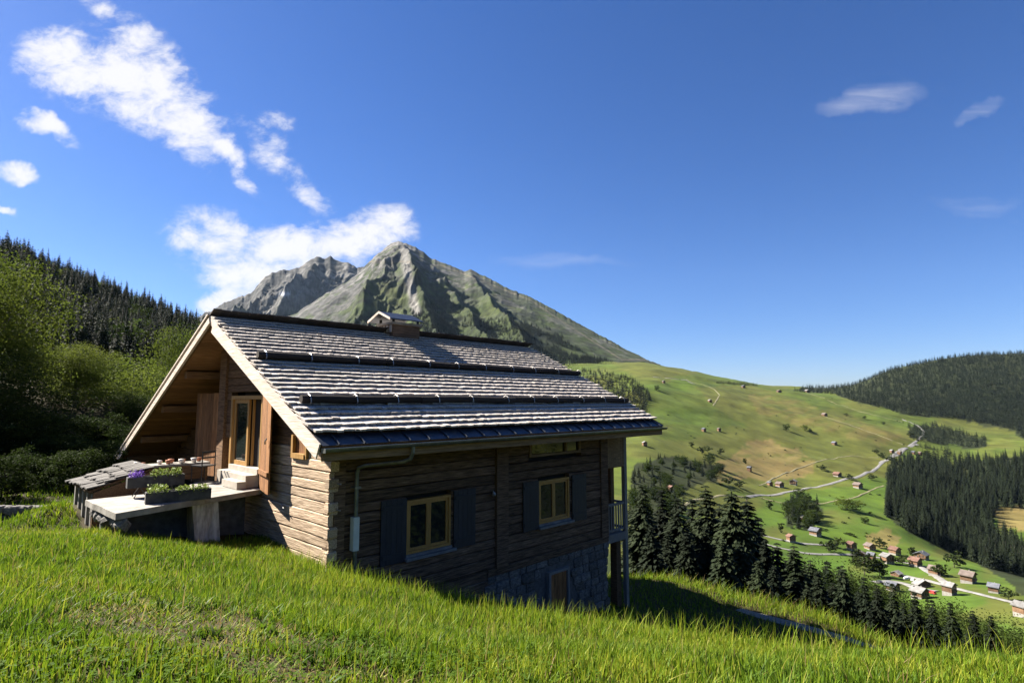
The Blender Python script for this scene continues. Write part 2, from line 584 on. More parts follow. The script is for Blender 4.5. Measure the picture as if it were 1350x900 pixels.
# ---- the valley: slope z/y seen along each bearing at set distances
_D = np.array([20, 30, 45, 70, 110, 170, 260, 330, 420, 520, 650, 800, 1000, 1250, 1500, 1800, 2200, 2800], float)
_T = {-600: [655, 625, 585, 550, 505, 455, 400, 372, 355, 350, 350, 352, 355, 360, 365, 370, 375, 380],
      -200: [660, 632, 592, 560, 520, 465, 400, 360, 330, 322, 326, 335, 345, 350, 355, 360, 365, 370],
      0: [665, 636, 597, 572, 535, 490, 425, 380, 342, 336, 346, 370, 380, 385, 390, 395, 400, 405],
      150: [675, 648, 615, 592, 560, 520, 470, 440, 412, 395, 392, 400, 405, 410, 415, 418, 420, 425],
      270: [690, 668, 645, 620, 590, 556, 518, 494, 468, 446, 434, 440, 448, 455, 458, 460, 462, 465],
      450: [720, 712, 700, 675, 645, 618, 590, 575, 560, 545, 530, 515, 500, 488, 480, 474, 470, 470],
      600: [750, 760, 750, 725, 692, 665, 645, 632, 615, 598, 580, 562, 540, 518, 500, 486, 478, 478],
      720: [775, 800, 805, 775, 738, 707, 682, 666, 646, 626, 604, 580, 553, 526, 503, 484, 474, 476],
      850: [790, 838, 870, 850, 800, 758, 716, 694, 670, 645, 606, 572, 541, 507, 490, 480, 478, 482],
      1000: [818, 890, 925, 900, 865, 822, 780, 752, 722, 686, 651, 616, 574, 541, 523, 510, 508, 513],
      1100: [850, 915, 955, 935, 895, 852, 806, 775, 737, 691, 656, 628, 591, 557, 536, 522, 514, 519],
      1170: [880, 930, 970, 955, 915, 872, 815, 782, 742, 702, 669, 641, 602, 566, 546, 522, 488, 496],
      1250: [900, 940, 985, 975, 938, 882, 806, 772, 739, 742, 705, 654, 614, 581, 557, 516, 470, 482],
      1350: [915, 950, 995, 985, 943, 882, 802, 770, 769, 748, 702, 647, 606, 579, 561, 512, 464, 476],
      1500: [920, 960, 1000, 990, 950, 890, 806, 778, 772, 748, 702, 647, 602, 574, 548, 502, 458, 472],
      1950: [930, 970, 1010, 1000, 960, 890, 810, 780, 770, 748, 700, 640, 592, 560, 530, 490, 450, 466]}
_cols = np.array(sorted(_T))
_Ac = (_cols - 675) / FPX / math.cos(TH)
_Mt = slope_of(np.array([_T[c] for c in _cols]))
GA = np.linspace(_Ac[0], _Ac[-1], 361)
GL = np.linspace(math.log(_D[0]), math.log(_D[-1]), 420)
_t1 = np.stack([np.interp(GL, np.log(_D), r) for r in _Mt])
GM = np.stack([np.interp(GA, _Ac, _t1[:, j]) for j in range(len(GL))], 1)
for _ in range(3):
    GM[1:-1] = (GM[:-2] + 2 * GM[1:-1] + GM[2:]) / 4
    GM[1:-1] = (GM[:-2] + GM[1:-1] + GM[2:]) / 3
    GM[:, 1:-1] = (GM[:, :-2] + 2 * GM[:, 1:-1] + GM[:, 2:]) / 4


def valley_z(A, d):
    A = np.asarray(A, float)
    d = np.asarray(d, float)
    i = np.clip((A - GA[0]) / (GA[1] - GA[0]), 0, len(GA) - 1.001)
    j = np.clip((np.log(d) - GL[0]) / (GL[1] - GL[0]), 0, len(GL) - 1.001)
    i0, j0 = i.astype(int), j.astype(int)
    fi, fj = i - i0, j - j0
    m = (GM[i0, j0] * (1 - fi) + GM[i0 + 1, j0] * fi) * (1 - fj) + (GM[i0, j0 + 1] * (1 - fi) + GM[i0 + 1, j0 + 1] * fi) * fj
    x = A * d
    amp = np.clip(d * .012, 0, 9) * smooth(60, 250, d)
    return m * d + amp * 2 * (fbm(x / 170, d / 170, 11, 4) - .5) + np.clip(d * .0016, 0, 2) * 2 * (fbm(x / 28, d / 28, 31, 3) - .5) * smooth(60, 200, d)


_ds = np.exp(np.linspace(math.log(60), math.log(2750), 1500))


def hit(px, py, dmin=60):
    """ground point of the valley seen at this pixel"""
    A, m = dir_of(px, py)
    ds = _ds[_ds >= dmin]
    z = valley_z(np.full(len(ds), float(A)), ds)
    k = np.nonzero(z / ds >= m)[0]
    i = k[0] if len(k) else int(np.argmax(z / ds))
    return np.array([A * ds[i], ds[i], z[i]])


def inpoly(px, py, poly):
    px = np.asarray(px, float)
    py = np.asarray(py, float)
    r = np.zeros(px.shape, bool)
    n = len(poly)
    for i in range(n):
        x0, y0 = poly[i]
        x1, y1 = poly[(i + 1) % n]
        c = ((y0 > py) != (y1 > py)) & (px < (x1 - x0) * (py - y0) / (y1 - y0 + 1e-9) + x0)
        r ^= c
    return r


def grid_faces(nu, nv):
    i, j = np.meshgrid(np.arange(nu - 1), np.arange(nv - 1), indexing='ij')
    a = (i * nv + j).ravel()
    return np.stack([a, a + nv, a + nv + 1, a + 1], 1)


# land cover colours (true surface colours, by field)
def cover_material(name, bump=.4, scale=.02, lo=.55, hi=1.45):
    m = bpy.data.materials.new(name)
    m.use_nodes = True
    nt = m.node_tree
    N = nt.nodes
    b = N['Principled BSDF']
    b.inputs['Roughness'].default_value = .95
    b.inputs['Specular IOR Level'].default_value = .1
    at_ = N.new('ShaderNodeAttribute')
    at_.attribute_name = 'cover'
    tc = N.new('ShaderNodeTexCoord')
    n1 = N.new('ShaderNodeTexNoise')
    n1.inputs['Scale'].default_value = scale
    n1.inputs['Detail'].default_value = 10
    n1.inputs['Roughness'].default_value = .68
    nt.links.new(tc.outputs['Object'], n1.inputs['Vector'])
    mr = N.new('ShaderNodeMapRange')
    mr.inputs[1].default_value = .3
    mr.inputs[2].default_value = .7
    mr.inputs[3].default_value = lo
    mr.inputs[4].default_value = hi
    nt.links.new(n1.outputs[0], mr.inputs[0])
    hs = N.new('ShaderNodeHueSaturation')
    nt.links.new(at_.outputs['Color'], hs.inputs['Color'])
    nt.links.new(mr.outputs[0], hs.inputs['Value'])
    n4 = N.new('ShaderNodeTexNoise')
    n4.inputs['Scale'].default_value = scale * .35
    n4.inputs['Detail'].default_value = 6
    nt.links.new(tc.outputs['Object'], n4.inputs['Vector'])
    m4 = N.new('ShaderNodeMapRange')
    m4.inputs[1].default_value = .3
    m4.inputs[2].default_value = .7
    m4.inputs[3].default_value = .485
    m4.inputs[4].default_value = .512
    nt.links.new(n4.outputs[0], m4.inputs[0])
    nt.links.new(m4.outputs[0], hs.inputs['Hue'])
    nt.links.new(hs.outputs[0], b.inputs['Base Color'])
    bn = N.new('ShaderNodeBump')
    bn.inputs['Strength'].default_value = bump
    bn.inputs['Distance'].default_value = 1.2 / (scale * 40)
    nt.links.new(n1.outputs[0], bn.inputs['Height'])
    nt.links.new(bn.outputs[0], b.inputs['Normal'])
    return m


GREEN, LUSH, OLIVE, TAN, STRAW, WOODS = (.058, .080, .013), (.052, .088, .011), (.074, .080, .017), (.138, .105, .038), (.10, .088, .025), (.018, .023, .009)


def build_valley():
    pxs = np.linspace(-600, 1950, 860)
    A = (pxs - 675) / FPX / math.cos(TH)
    d = np.exp(np.linspace(math.log(21), math.log(2790), 300))
    AA, DD = np.meshgrid(A, d, indexing='ij')
    Z = valley_z(AA, DD)
    X = AA * DD
    V = np.stack([X, DD, Z], 2).reshape(-1, 3)
    px, py = project(V[:, 0], V[:, 1], V[:, 2])
    dd = DD.ravel()
    wx = px + 16 * (fbm(px / 22, py / 12, 5, 4) - .5)
    wy = py + 10 * (fbm(px / 22, py / 12, 9, 4) - .5)
    c = np.tile(np.array(GREEN), (len(V), 1))

    def paint(mask, colr, k=1.0):
        mask = (mask * k)[:, None]
        c[:] = c * (1 - mask) + np.array(colr) * mask
    n = fbm(px / 60, py / 22, 21, 5)
    n2 = fbm(px / 18 + py / 9, py / 5, 22, 4)
    paint(smooth(.42, .62, n), OLIVE, .8)
    far = dd > 60
    paint(((py > 630) & (px > 960)).astype(float) * smooth(.75, .45, n), LUSH, .9)
    up = inpoly(wx, wy, [(900, 512), (985, 508), (1090, 540), (1205, 575), (1185, 602), (1120, 640), (1005, 650), (905, 640), (930, 585), (985, 560)])
    paint(up.astype(float), OLIVE, .75)
    br = inpoly(wx, wy, [(985, 520), (1060, 530), (1195, 578), (1170, 596), (1080, 566), (1000, 545)])
    paint(br * smooth(.35, .65, n2), STRAW, .9)
    paint(inpoly(wx, wy, [(985, 578), (1015, 578), (1076, 606), (1074, 620), (1056, 630), (1000, 632), (935, 634), (900, 640), (930, 612), (965, 604)]) * smooth(.15, .5, n2), TAN, .85)
    paint(inpoly(wx, wy, [(1145, 703), (1172, 697), (1190, 710), (1180, 722), (1150, 720)]).astype(float), TAN, .75)
    paint(inpoly(wx, wy, [(1305, 672), (1420, 660), (1420, 705), (1318, 695)]).astype(float), TAN, .9)
    paint(inpoly(wx, wy, [(850, 505), (900, 500), (950, 540), (930, 560), (870, 560), (850, 540)]).astype(float), LUSH, .5)
    # forest floors
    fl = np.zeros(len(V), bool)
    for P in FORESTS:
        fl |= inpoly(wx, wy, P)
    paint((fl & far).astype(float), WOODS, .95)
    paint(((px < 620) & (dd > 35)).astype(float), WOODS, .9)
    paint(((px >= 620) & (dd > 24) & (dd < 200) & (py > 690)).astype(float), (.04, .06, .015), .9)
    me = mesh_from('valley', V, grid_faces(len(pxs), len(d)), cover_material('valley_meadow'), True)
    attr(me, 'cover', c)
    o = obj('valley_meadow', me)
    tag(o, kind='structure')
    # a skirt out to the horizon beyond the built land
    return o


# the land goes on round the sides and behind
def build_surround():
    az = np.radians(np.linspace(57.5, 302.5, 150))
    r = np.exp(np.linspace(math.log(16), math.log(3500), 70))
    AZ, RR = np.meshgrid(az, r, indexing='ij')
    deg = np.degrees(AZ)
    right = np.interp(RR, [16, 40, 100, 300, 600, 1200, 2200, 3500], [-7, -17, -45, -110, -130, -40, 180, 260])
    back = np.interp(RR, [16, 40, 100, 300, 600, 1200, 3500], [-1.0, 4, 18, 70, 150, 220, 260])
    left = np.interp(RR, [16, 40, 100, 300, 600, 1200, 3500], [-1.5, 0.5, 8, 60, 120, 130, 130])
    k1 = smooth(95, 185, deg)
    k2 = smooth(190, 290, deg)
    Z = (right * (1 - k1) + back * k1) * (1 - k2) + left * k2
    Z = Z + RR * .03 * (fbm(RR * np.sin(AZ) / 220, RR * np.cos(AZ) / 220, 91, 4) - .5)
    V = np.stack([RR * np.sin(AZ), RR * np.cos(AZ), Z], 2).reshape(-1, 3)
    n = fbm(V[:, 0] / 150, V[:, 1] / 150, 93, 4)
    c = np.where((n > .5)[:, None], np.array(WOODS), np.array(OLIVE))
    me = mesh_from('hillside', V, grid_faces(len(az), len(r)), cover_material('hillside_cover'), True)
    attr(me, 'cover', c)
    tag(obj('hillside', me), kind='structure')


build_surround()


# forest polygons in the photograph (bases of the trees)
F_HILL = [(1045, 516), (1080, 505), (1130, 490), (1180, 478), (1250, 470), (1310, 464), (1420, 462), (1420, 585), (1350, 578), (1335, 566), (1260, 552), (1200, 548), (1170, 540), (1130, 530), (1100, 520)]
F_SLOPE = [(1175, 612), (1200, 606), (1250, 612), (1290, 606), (1420, 600), (1420, 662), (1310, 672), (1306, 700), (1345, 725), (1420, 740), (1420, 790), (1350, 782), (1300, 748), (1240, 722), (1200, 702), (1168, 680), (1170, 640)]
F_LOW = [(828, 655), (840, 612), (880, 600), (935, 612), (955, 612), (945, 632), (900, 645), (895, 660), (905, 672), (870, 690), (828, 690)]
F_CLUMP = [(1035, 665), (1060, 655), (1085, 668), (1083, 690), (1060, 700), (1040, 692)]
F_ROW = [(1195, 562), (1230, 560), (1300, 578), (1300, 590), (1260, 588), (1200, 580)]
F_GULLY = [(1205, 598), (1215, 588), (1290, 600), (1290, 612), (1240, 612)]
FORESTS = [F_HILL, F_SLOPE, F_LOW, F_CLUMP, F_ROW]
valley = build_valley()


# ---- mountains
def build_mountain(name, ridge, base, depth_r, depth_b, seed, amp, cols, rows, spurs=(), matname='mountain', kind_back=False, x0=None, x1=None):
    rp = np.array(ridge, float)
    pxs = np.linspace(rp[0, 0], rp[-1, 0], cols)
    ry = np.interp(pxs, rp[:, 0], rp[:, 1])
    ry = ry + 5.0 * (fbm(pxs / 16, pxs * 0 + seed, seed, 5, .6) - .5) * (1.3 if kind_back else .7) + 2.2 * (fbm(pxs / 4.2, pxs * 0 + seed + 3, seed + 5, 3, .6) - .5)
    by = np.interp(pxs, [b[0] for b in base], [b[1] for b in base])
    dr = np.interp(pxs, [b[0] for b in depth_r], [b[1] for b in depth_r])
    db = np.interp(pxs, [b[0] for b in depth_b], [b[1] for b in depth_b])
    T = np.concatenate([np.linspace(0, 1, rows), 1 + np.linspace(.02, .25, 14)])
    A = (pxs - 675) / FPX / math.cos(TH)
    AA, TT = np.meshgrid(A, T, indexing='ij')
    ry0 = np.interp(pxs, rp[:, 0], rp[:, 1])
    zr = (slope_of(ry0) * dr)[:, None]
    zjit = (slope_of(ry) * dr)[:, None] - zr
    zb = (slope_of(by) * db)[:, None]
    t = np.clip(TT, 0, 1)
    D = db[:, None] + (dr - db)[:, None] * TT
    prof = .30 * t + .70 * t ** 1.35
    Z = zb + (zr - zb) * prof + zjit * smooth(.86, 1.0, t)
    Z = Z - np.clip(TT - 1, 0, 1) * (zr - zb) * 2.4
    X = AA * D
    env = np.sin(np.clip(t, 0, 1) * math.pi) ** 1.1
    # gullies and ribs running down the face, broken at several scales
    g = (X / 1000 * 3.2 + .35 * (fbm(X / 420, D / 420, seed + 1, 3) - .5) * 3)
    rib = fbm(g * 1.1, t * 1.6 + D / 2600, seed, 6, .46, True)
    rough = fbm(X / 190, D / 260 + Z / 260, seed + 8, 6, .5, True)
    amp = amp * np.clip((zr - zb) / 900, .03, 1.0) * np.interp(pxs, [0, 540, 640, 900], [1, 1, .6, .4])[:, None]
    Z = Z + env * amp * ((rib - .55) * 2.2 + (rough - .55) * .9)
    for (pts, h, w) in spurs:
        pp = np.array(pts, float)
        tt = np.linspace(0, 1, len(pp))
        cx = np.interp(TT, tt, (pp - 675) / FPX / math.cos(TH))
        wob = .012 * (fbm(TT * 9, AA * 0 + seed, seed + 20, 4) - .5)
        q = (AA - cx - wob) / w
        Z = Z + h * np.exp(-np.abs(q) ** 1.2) * np.clip(env, .0, 1) * smooth(1.0, .80, t) * (.8 + .4 * rough)
    V = np.stack([X, D, Z], 2)
    # cover by height, steepness and facing
    gx = np.gradient(Z, axis=0) / (np.gradient(X, axis=0) + 1e-6)
    gd = np.gradient(Z, axis=1) / (np.gradient(D, axis=1) + 1e-6)
    steep = np.sqrt(gx ** 2 + gd ** 2)
    nz = fbm(X / 120, Z / 60 + D / 300, seed + 30, 5, .6)
    nz2 = fbm(X / 45, Z / 30, seed + 33, 4, .6)
    return pxs, V, t, steep, nz, nz2, rib, rough, TT


def finish_mountain(name, V, c, label_mat, rows_n, cols_n):
    me = mesh_from(name, V.reshape(-1, 3), grid_faces(cols_n, rows_n), label_mat, True)
    attr(me, 'cover', c.reshape(-1, 3) * .47)
    o = obj(name, me)
    tag(o, kind='structure')
    return o


ROCK, PALE, DARKROCK, ALP, ALPD = np.array((.125, .122, .115)), np.array((.25, .24, .22)), np.array((.055, .056, .052)), np.array((.066, .092, .026)), np.array((.036, .052, .018))


def lerp(a, b, k):
    return a * (1 - k[..., None]) + b * k[..., None]


# the main peak and its long shoulder
MR = [(270, 452), (330, 436), (360, 424), (390, 412), (420, 392), (440, 380), (455, 372), (470, 360), (482, 347), (493, 336), (505, 326), (514, 320), (522, 318), (532, 320), (545, 325), (556, 331), (566, 341), (590, 350), (612, 357),
      (620, 354), (630, 360), (660, 375), (700, 392), (750, 419), (800, 447), (850, 473), (886, 487), (905, 490), (940, 498)]
MB_ = [(270, 545), (450, 535), (600, 530), (720, 525), (850, 512), (940, 500)]
MDR = [(270, 3000), (450, 3700), (520, 4000), (620, 3700), (750, 3000), (850, 2450), (940, 2150)]
MDB = [(270, 1300), (600, 1300), (850, 1500), (940, 2050)]
pxs, V, t, steep, nz, nz2, rib, rough, TT = build_mountain('mountain', MR, MB_, MDR, MDB, 41, 85, 620, 210,
    spurs=[((600, 585, 572, 558, 548, 540, 534, 528, 522), 120, .030), ((440, 455, 468, 480, 490, 498, 504), 70, .022), ((760, 725, 695, 668, 648, 634, 622, 618), 60, .016), ((700, 670, 640, 615, 595, 580, 566, 550), 60, .018)])
PX, PY = project(V[..., 0], V[..., 1], V[..., 2])
c = np.tile(ALP, PX.shape + (1,))
c = lerp(c, ALPD, smooth(.40, .62, nz))
c = lerp(c, ROCK, smooth(.53, .63, nz2 * .5 + rough * .3 + t * .22) * smooth(.25, .8, t) * (1 - .7 * smooth(560, 640, PX)))
c = lerp(c, PALE, smooth(.63, .76, rib * .55 + nz2 * .45) * smooth(.45, .8, t) * (1 - .6 * smooth(560, 640, PX)))
c = lerp(c, DARKROCK, smooth(.60, .72, nz) * smooth(.3, .7, t) * .6)
q = np.abs(PX - np.interp(PY, [318, 340, 365, 400, 440], [530, 535, 538, 546, 556]))
c = lerp(c, PALE, smooth(9, 2, q + 6 * (nz2 - .5)) * ((PY > 318) & (PY < 415)))
q2 = np.abs(PX - np.interp(PY, [325, 350, 400, 440], [510, 505, 512, 520]))
c = lerp(c, np.array((.085, .105, .028)), smooth(30, 6, q2 + 14 * (nz - .5)) * ((PY > 372)) * .85)
trail = np.abs(PY - (np.interp(PX, [540, 560, 580, 640, 700, 760, 820], [345, 351, 349, 372, 396, 436, 474])))
c = lerp(c, np.array((.26, .22, .17)), smooth(1.6, .4, trail + 3 * (nz2 - .5)) * .5)
low = smooth(0, 14, PY - np.interp(PX, [640, 760, 830, 886, 940], [470, 462, 478, 490, 496]))
c = lerp(c, np.array((.075, .115, .025)), low * smooth(700, 800, PX) * .8)
mountain = finish_mountain('mountain', V, c, cover_material('mountain_face', 1.0, .022, .25, 1.75), V.shape[1], V.shape[0])
MT_V, MT_P = V.copy(), (PX, PY, t)

# the ragged peaks behind it
BR = [(150, 470), (230, 440), (268, 412), (278, 408), (296, 398), (312, 392), (328, 386), (338, 374), (346, 364), (356, 360), (366, 358), (384, 354), (396, 349), (406, 341), (416, 337), (424, 341), (432, 337),
      (440, 343), (450, 344), (458, 345), (468, 352), (478, 352), (500, 360), (560, 380)]
pxs, V, t, steep, nz, nz2, rib, rough, TT = build_mountain('far_peaks', BR, [(150, 520), (560, 500)], [(150, 4700), (430, 5200), (560, 5000)], [(150, 3300), (560, 3900)], 77, 190, 420, 150,
    spurs=[((300, 320, 345, 372, 398, 415, 430), 170, .018), ((250, 270, 290, 310, 330, 345, 356), 150, .016)], kind_back=True)
PX, PY = project(V[..., 0], V[..., 1], V[..., 2])
c = np.tile(ROCK * .85, PX.shape + (1,))
c = lerp(c, DARKROCK, smooth(.48, .62, nz))
c = lerp(c, PALE, smooth(.56, .70, rib * .5 + nz2 * .5))
c = lerp(c, ALPD, smooth(.50, .62, nz2 * .4 + (1 - t) * .35 + nz * .25) * .8)
c = lerp(c, np.array((.8, .8, .82)), smooth(7, 3, np.hypot((PX - 376) / 1.6, (PY - 387) / .55) + 3 * (nz2 - .5)))
far_peaks = finish_mountain('far_peaks', V, c, cover_material('far_peak_rock', 1.0, .018, .35, 1.65), V.shape[1], V.shape[0])


# ---- near ground sheet
def build_near():
    xs = np.linspace(-32, 24, 260)
    ys = np.linspace(-9, 35, 210)
    X, Y = np.meshgrid(xs, ys, indexing='ij')
    Z = near_z(X, Y)
    # cellar dip under the terrace and the ground kept under the chalet floor
    V = np.stack([X, Y, Z], 2).reshape(-1, 3)
    m = mat('meadow_ground', (.018, .020, .007), (.050, .050, .017), 5, (1, 1, 1), .95, .5, 30, 0, .1, c3=(.048, .036, .018))
    me = mesh_from('meadow_bank', V, grid_faces(len(xs), len(ys)), m, True)
    return tag(obj('meadow_bank', me), kind='structure')


near = build_near()


def ribbon(name, pts, width, m, zf, lift, sub=10, seed=0):
    """a lane laid on the land: pts are ground points (x, y)"""
    P = np.array(pts, float)[:, :2]
    s = np.concatenate([[0], np.cumsum(np.linalg.norm(np.diff(P, axis=0), axis=1))])
    n = max(8, len(P) * sub)
    q = np.linspace(0, s[-1], n)
    x, y = np.interp(q, s, P[:, 0]), np.interp(q, s, P[:, 1])
    for _ in range(sub):
        x[1:-1] = (x[:-2] + 2 * x[1:-1] + x[2:]) / 4
        y[1:-1] = (y[:-2] + 2 * y[1:-1] + y[2:]) / 4
    tx, ty = np.gradient(x), np.gradient(y)
    L_ = np.hypot(tx, ty) + 1e-9
    nx, ny = -ty / L_, tx / L_
    wv = width * .5 * (1 + .16 * (fbm(q / width * .5, q * 0 + seed, seed, 3) - .5) * 2)
    rows = []
    for k in np.linspace(-1, 1, 5):
        xx, yy = x + nx * wv * k, y + ny * wv * k
        rows.append(np.stack([xx, yy, zf(xx, yy) + lift - (.6 * lift if abs(k) == 1 else 0)], 1))
    V = np.stack(rows, 1)
    me = mesh_from(name, V.reshape(-1, 3), grid_faces(n, 5), m, True)
    return tag(obj(name, me), kind='structure')


def vz(x, y):
    return valley_z(x / y, y)


M['gravel'] = mat('path_gravel', (.11, .10, .085), (.22, .20, .175), 14, (1, 1, 1), .95, .5)
M['road'] = mat('pale_road', (.13, .125, .115), (.20, .195, .185), .3, (1, 1, 1), .9)
ribbon('gravel_path', [tuple(at(*q)[:2]) for q in PATH], .5, M['gravel'], near_z, .03)
for pts, w in [([(985, 655), (1005, 652), (1040, 648), (1090, 639), (1130, 630), (1150, 622), (1162, 611), (1180, 601), (1197, 590), (1208, 583), (1217, 575), (1218, 567), (1205, 559), (1190, 553)], 4.4),
               ([(1160, 611), (1172, 604), (1185, 593), (1210, 586)], 5),
               ([(1003, 705), (1039, 714), (1062, 717), (1090, 719)], 3.2),
               ([(1003, 715), (1030, 723), (1062, 730), (1095, 731), (1122, 731), (1165, 736), (1190, 741), (1225, 748)], 3.4),
               ([(1180, 757), (1200, 760), (1225, 766), (1260, 776), (1300, 786), (1352, 798), (1420, 812)], 3.2),
               ([(1150, 768), (1175, 766), (1195, 770), (1215, 777), (1235, 780)], 4.5),
               ([(1215, 748), (1235, 760), (1245, 768)], 4),
               ([(1277, 703), (1290, 712), (1303, 724)], 4),
               ([(860, 497), (885, 499), (905, 500), (915, 506)], 5)]:
    ribbon('road', [hit(a, b)[:2] for a, b in pts], w, M['road'], vz, .6, seed=int(pts[0][0]))
M['track'] = mat('grassy_track', (.13, .12, .06), (.20, .18, .10), .3, (1, 1, 1), .95)
for pts, w in [([(985, 656), (950, 652), (915, 658), (900, 668)], 3.0), ([(1003, 656), (1040, 665), (1090, 664), (1130, 655), (1165, 640)], 2.2), ([(905, 500), (930, 508), (950, 520), (940, 535)], 2.5),
               ([(1000, 640), (1040, 622), (1075, 610), (1120, 600), (1160, 603)], 2.0), ([(1088, 549), (1120, 560), (1160, 575), (1195, 588)], 2.5), ([(1064, 518), (1100, 532), (1140, 545), (1190, 556)], 2.5)]:
    ribbon('farm_track', [hit(a, b)[:2] for a, b in pts], w, M['track'], vz, .5, seed=int(pts[0][0]))

# ================================================================ THE CHALET  (local x = along the long wall, y = inward, z = height against the eye)
ZB = -6.6
HROT = math.pi / 2 - YAW
OFF = (0, 0, ZB)
PITCH = R(25.85)
SP, CP = math.sin(PITCH), math.cos(PITCH)
RY, RZ = 4.766, 2.083            # ridge
EY, EZ = -1.15, -0.783           # right eave
LY, LZ = 13.33, -2.02            # left eave
XV0, XV1 = -0.778, 10.9          # verges
LW = 9.37                        # long wall
chalet = empty('chalet', (C0[0], C0[1], ZB), HROT)
tag(chalet, 'weathered timber chalet with a shingled roof on the grassy slope', 'house')


def hobj(name, mb, m, parent=None, sm=False):
    return mb.build(name, m, parent or chalet, OFF, sm)


def HP(l, n, z):   # chalet-local point to the world
    p = hw(l, n, z)
    return (p[0], p[1], p[2])


# --- long wall: backing and timbers
wall = hobj('wall', MB().box(.16, LW - .02, .16, .34, -6.9, -.95), M['dark'])
W1 = (1.86, 3.10, -3.30, -2.16)
W2 = (6.18, 7.50, -3.30, -2.16)
W3 = (5.82, 8.07, -1.50, -1.10)
openings = [W1, W2, W3]
z = -.93
lengths = []
while z > -4.12:
    h = random.uniform(.20, .27)
    z0 = max(z - h, -4.14)
    for (a, b) in ((.0, 4.54), (4.97, LW)):
        cuts = [(o[0] - .02, o[1] + .02) for o in openings if o[2] - .10 < z - .02 and o[3] + .04 > z0 + .02 and o[0] < b and o[1] > a]
        segs, x = [], a
        for (c, d) in sorted(cuts):
            segs.append((x, c))
            x = d
        segs.append((x, b))
        for (c, d) in segs:
            if d - c > .08:
                p = random.uniform(0, .022)
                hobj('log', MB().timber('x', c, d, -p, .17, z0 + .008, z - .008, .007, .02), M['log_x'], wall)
    z = z0
# timbers of the left bay go lower
for z1 in (-4.14, -4.36, -4.60):
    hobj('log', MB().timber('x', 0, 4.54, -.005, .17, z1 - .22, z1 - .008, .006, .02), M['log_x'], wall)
# corner and middle posts
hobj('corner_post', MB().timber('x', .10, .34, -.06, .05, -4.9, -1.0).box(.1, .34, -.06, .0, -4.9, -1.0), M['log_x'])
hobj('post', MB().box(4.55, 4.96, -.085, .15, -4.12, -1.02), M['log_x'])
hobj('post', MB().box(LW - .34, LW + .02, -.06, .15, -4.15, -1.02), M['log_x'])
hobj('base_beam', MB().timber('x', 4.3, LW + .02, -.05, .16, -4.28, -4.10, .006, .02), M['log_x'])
lamp = hobj('wall_lamp', MB().tube([(4.40, -.02, -2.22), (4.40, -.10, -2.22), (4.40, -.12, -2.26)], .018, 6).tube([(4.40, -.12, -2.24), (4.40, -.12, -2.29), (4.40, -.12, -2.33)], [.03, .055, .04], 8), M['iron'])

# --- rubble foundation: every stone its own piece
found = hobj('foundation', MB().box(.2, LW - .02, .02, .34, -7.2, -4.27).box(LW - .3, LW - .02, .34, 6.5, -7.2, -4.27), M['mortar'])
_stone_meshes = []
for k in range(9):
    srng = np.random.default_rng(100 + k)
    V = []
    nu, nv = 8, 5
    F = []
    for i in range(nv + 1):
        ph = math.pi * i / nv
        for j in range(nu):
            q = 2 * math.pi * j / nu
            v = np.array([math.cos(q) * math.sin(ph), math.sin(q) * math.sin(ph), math.cos(ph)])
            v = np.sign(v) * np.abs(v) ** .45 * (1 + srng.uniform(-.10, .10))
            V.append(v * .5)
    for i in range(nv):
        for j in range(nu):
            a, b = i * nu + j, i * nu + (j + 1) % nu
            F.append((a, a + nu, b + nu, b))
    _stone_meshes.append(mesh_from('stone', V, F, M['stone'], False))
D1 = (6.52, 7.40, -4.62)
zz = -4.28
while zz > -6.6:
    h = random.uniform(.16, .30)
    x = 4.2 - random.random() * .3 if zz < -4.3 else 4.3
    while x < LW + .02:
        w = random.uniform(.22, .52)
        w = min(w, LW + .06 - x)
        if w > .1 and not (x + w > D1[0] - .06 and x < D1[1] + .06 and zz - h < D1[2] + .12):
            obj('stone', random.choice(_stone_meshes), found, (x + w / 2, .03 + random.uniform(-.02, .02), zz - h / 2 - ZB), (0, random.uniform(-.06, .06), random.choice((0, math.pi))),
                (w * 1.02, random.uniform(.10, .15), h * 1.03))
        x += w
    zz -= h
# corner stones on the far end of the wall
zz = -4.28
while zz > -6.6:
    h = random.uniform(.2, .34)
    for k in range(5):
        obj('stone', random.choice(_stone_meshes), found, (LW + .0, .35 + k * .5 + random.uniform(-.05, .05), zz - h / 2 - ZB), (0, 0, math.pi / 2), (.5, .22, h))
    zz -= h
# cellar hatch
hatch = hobj('cellar_door', MB().box(D1[0] + .07, D1[1] - .07, -.02, .08, -5.9, D1[2] - .05), M['dark'])
for k in range(4):
    w = (D1[1] - D1[0] - .16) / 4
    hobj('board', MB().box(D1[0] + .08 + k * w, D1[0] + .08 + (k + 1) * w - .008, -.045, -.02, -5.9, D1[2] - .05), M['door_board'], hatch)
hobj('door_frame', MB().box(D1[0], D1[0] + .075, -.10, .1, -5.9, D1[2]).box(D1[1] - .075, D1[1], -.10, .1, -5.9, D1[2]).box(D1[0] + .075, D1[1] - .075, -.098, .1, D1[2] - .07, D1[2] - .002), M['grey_wood'], hatch)


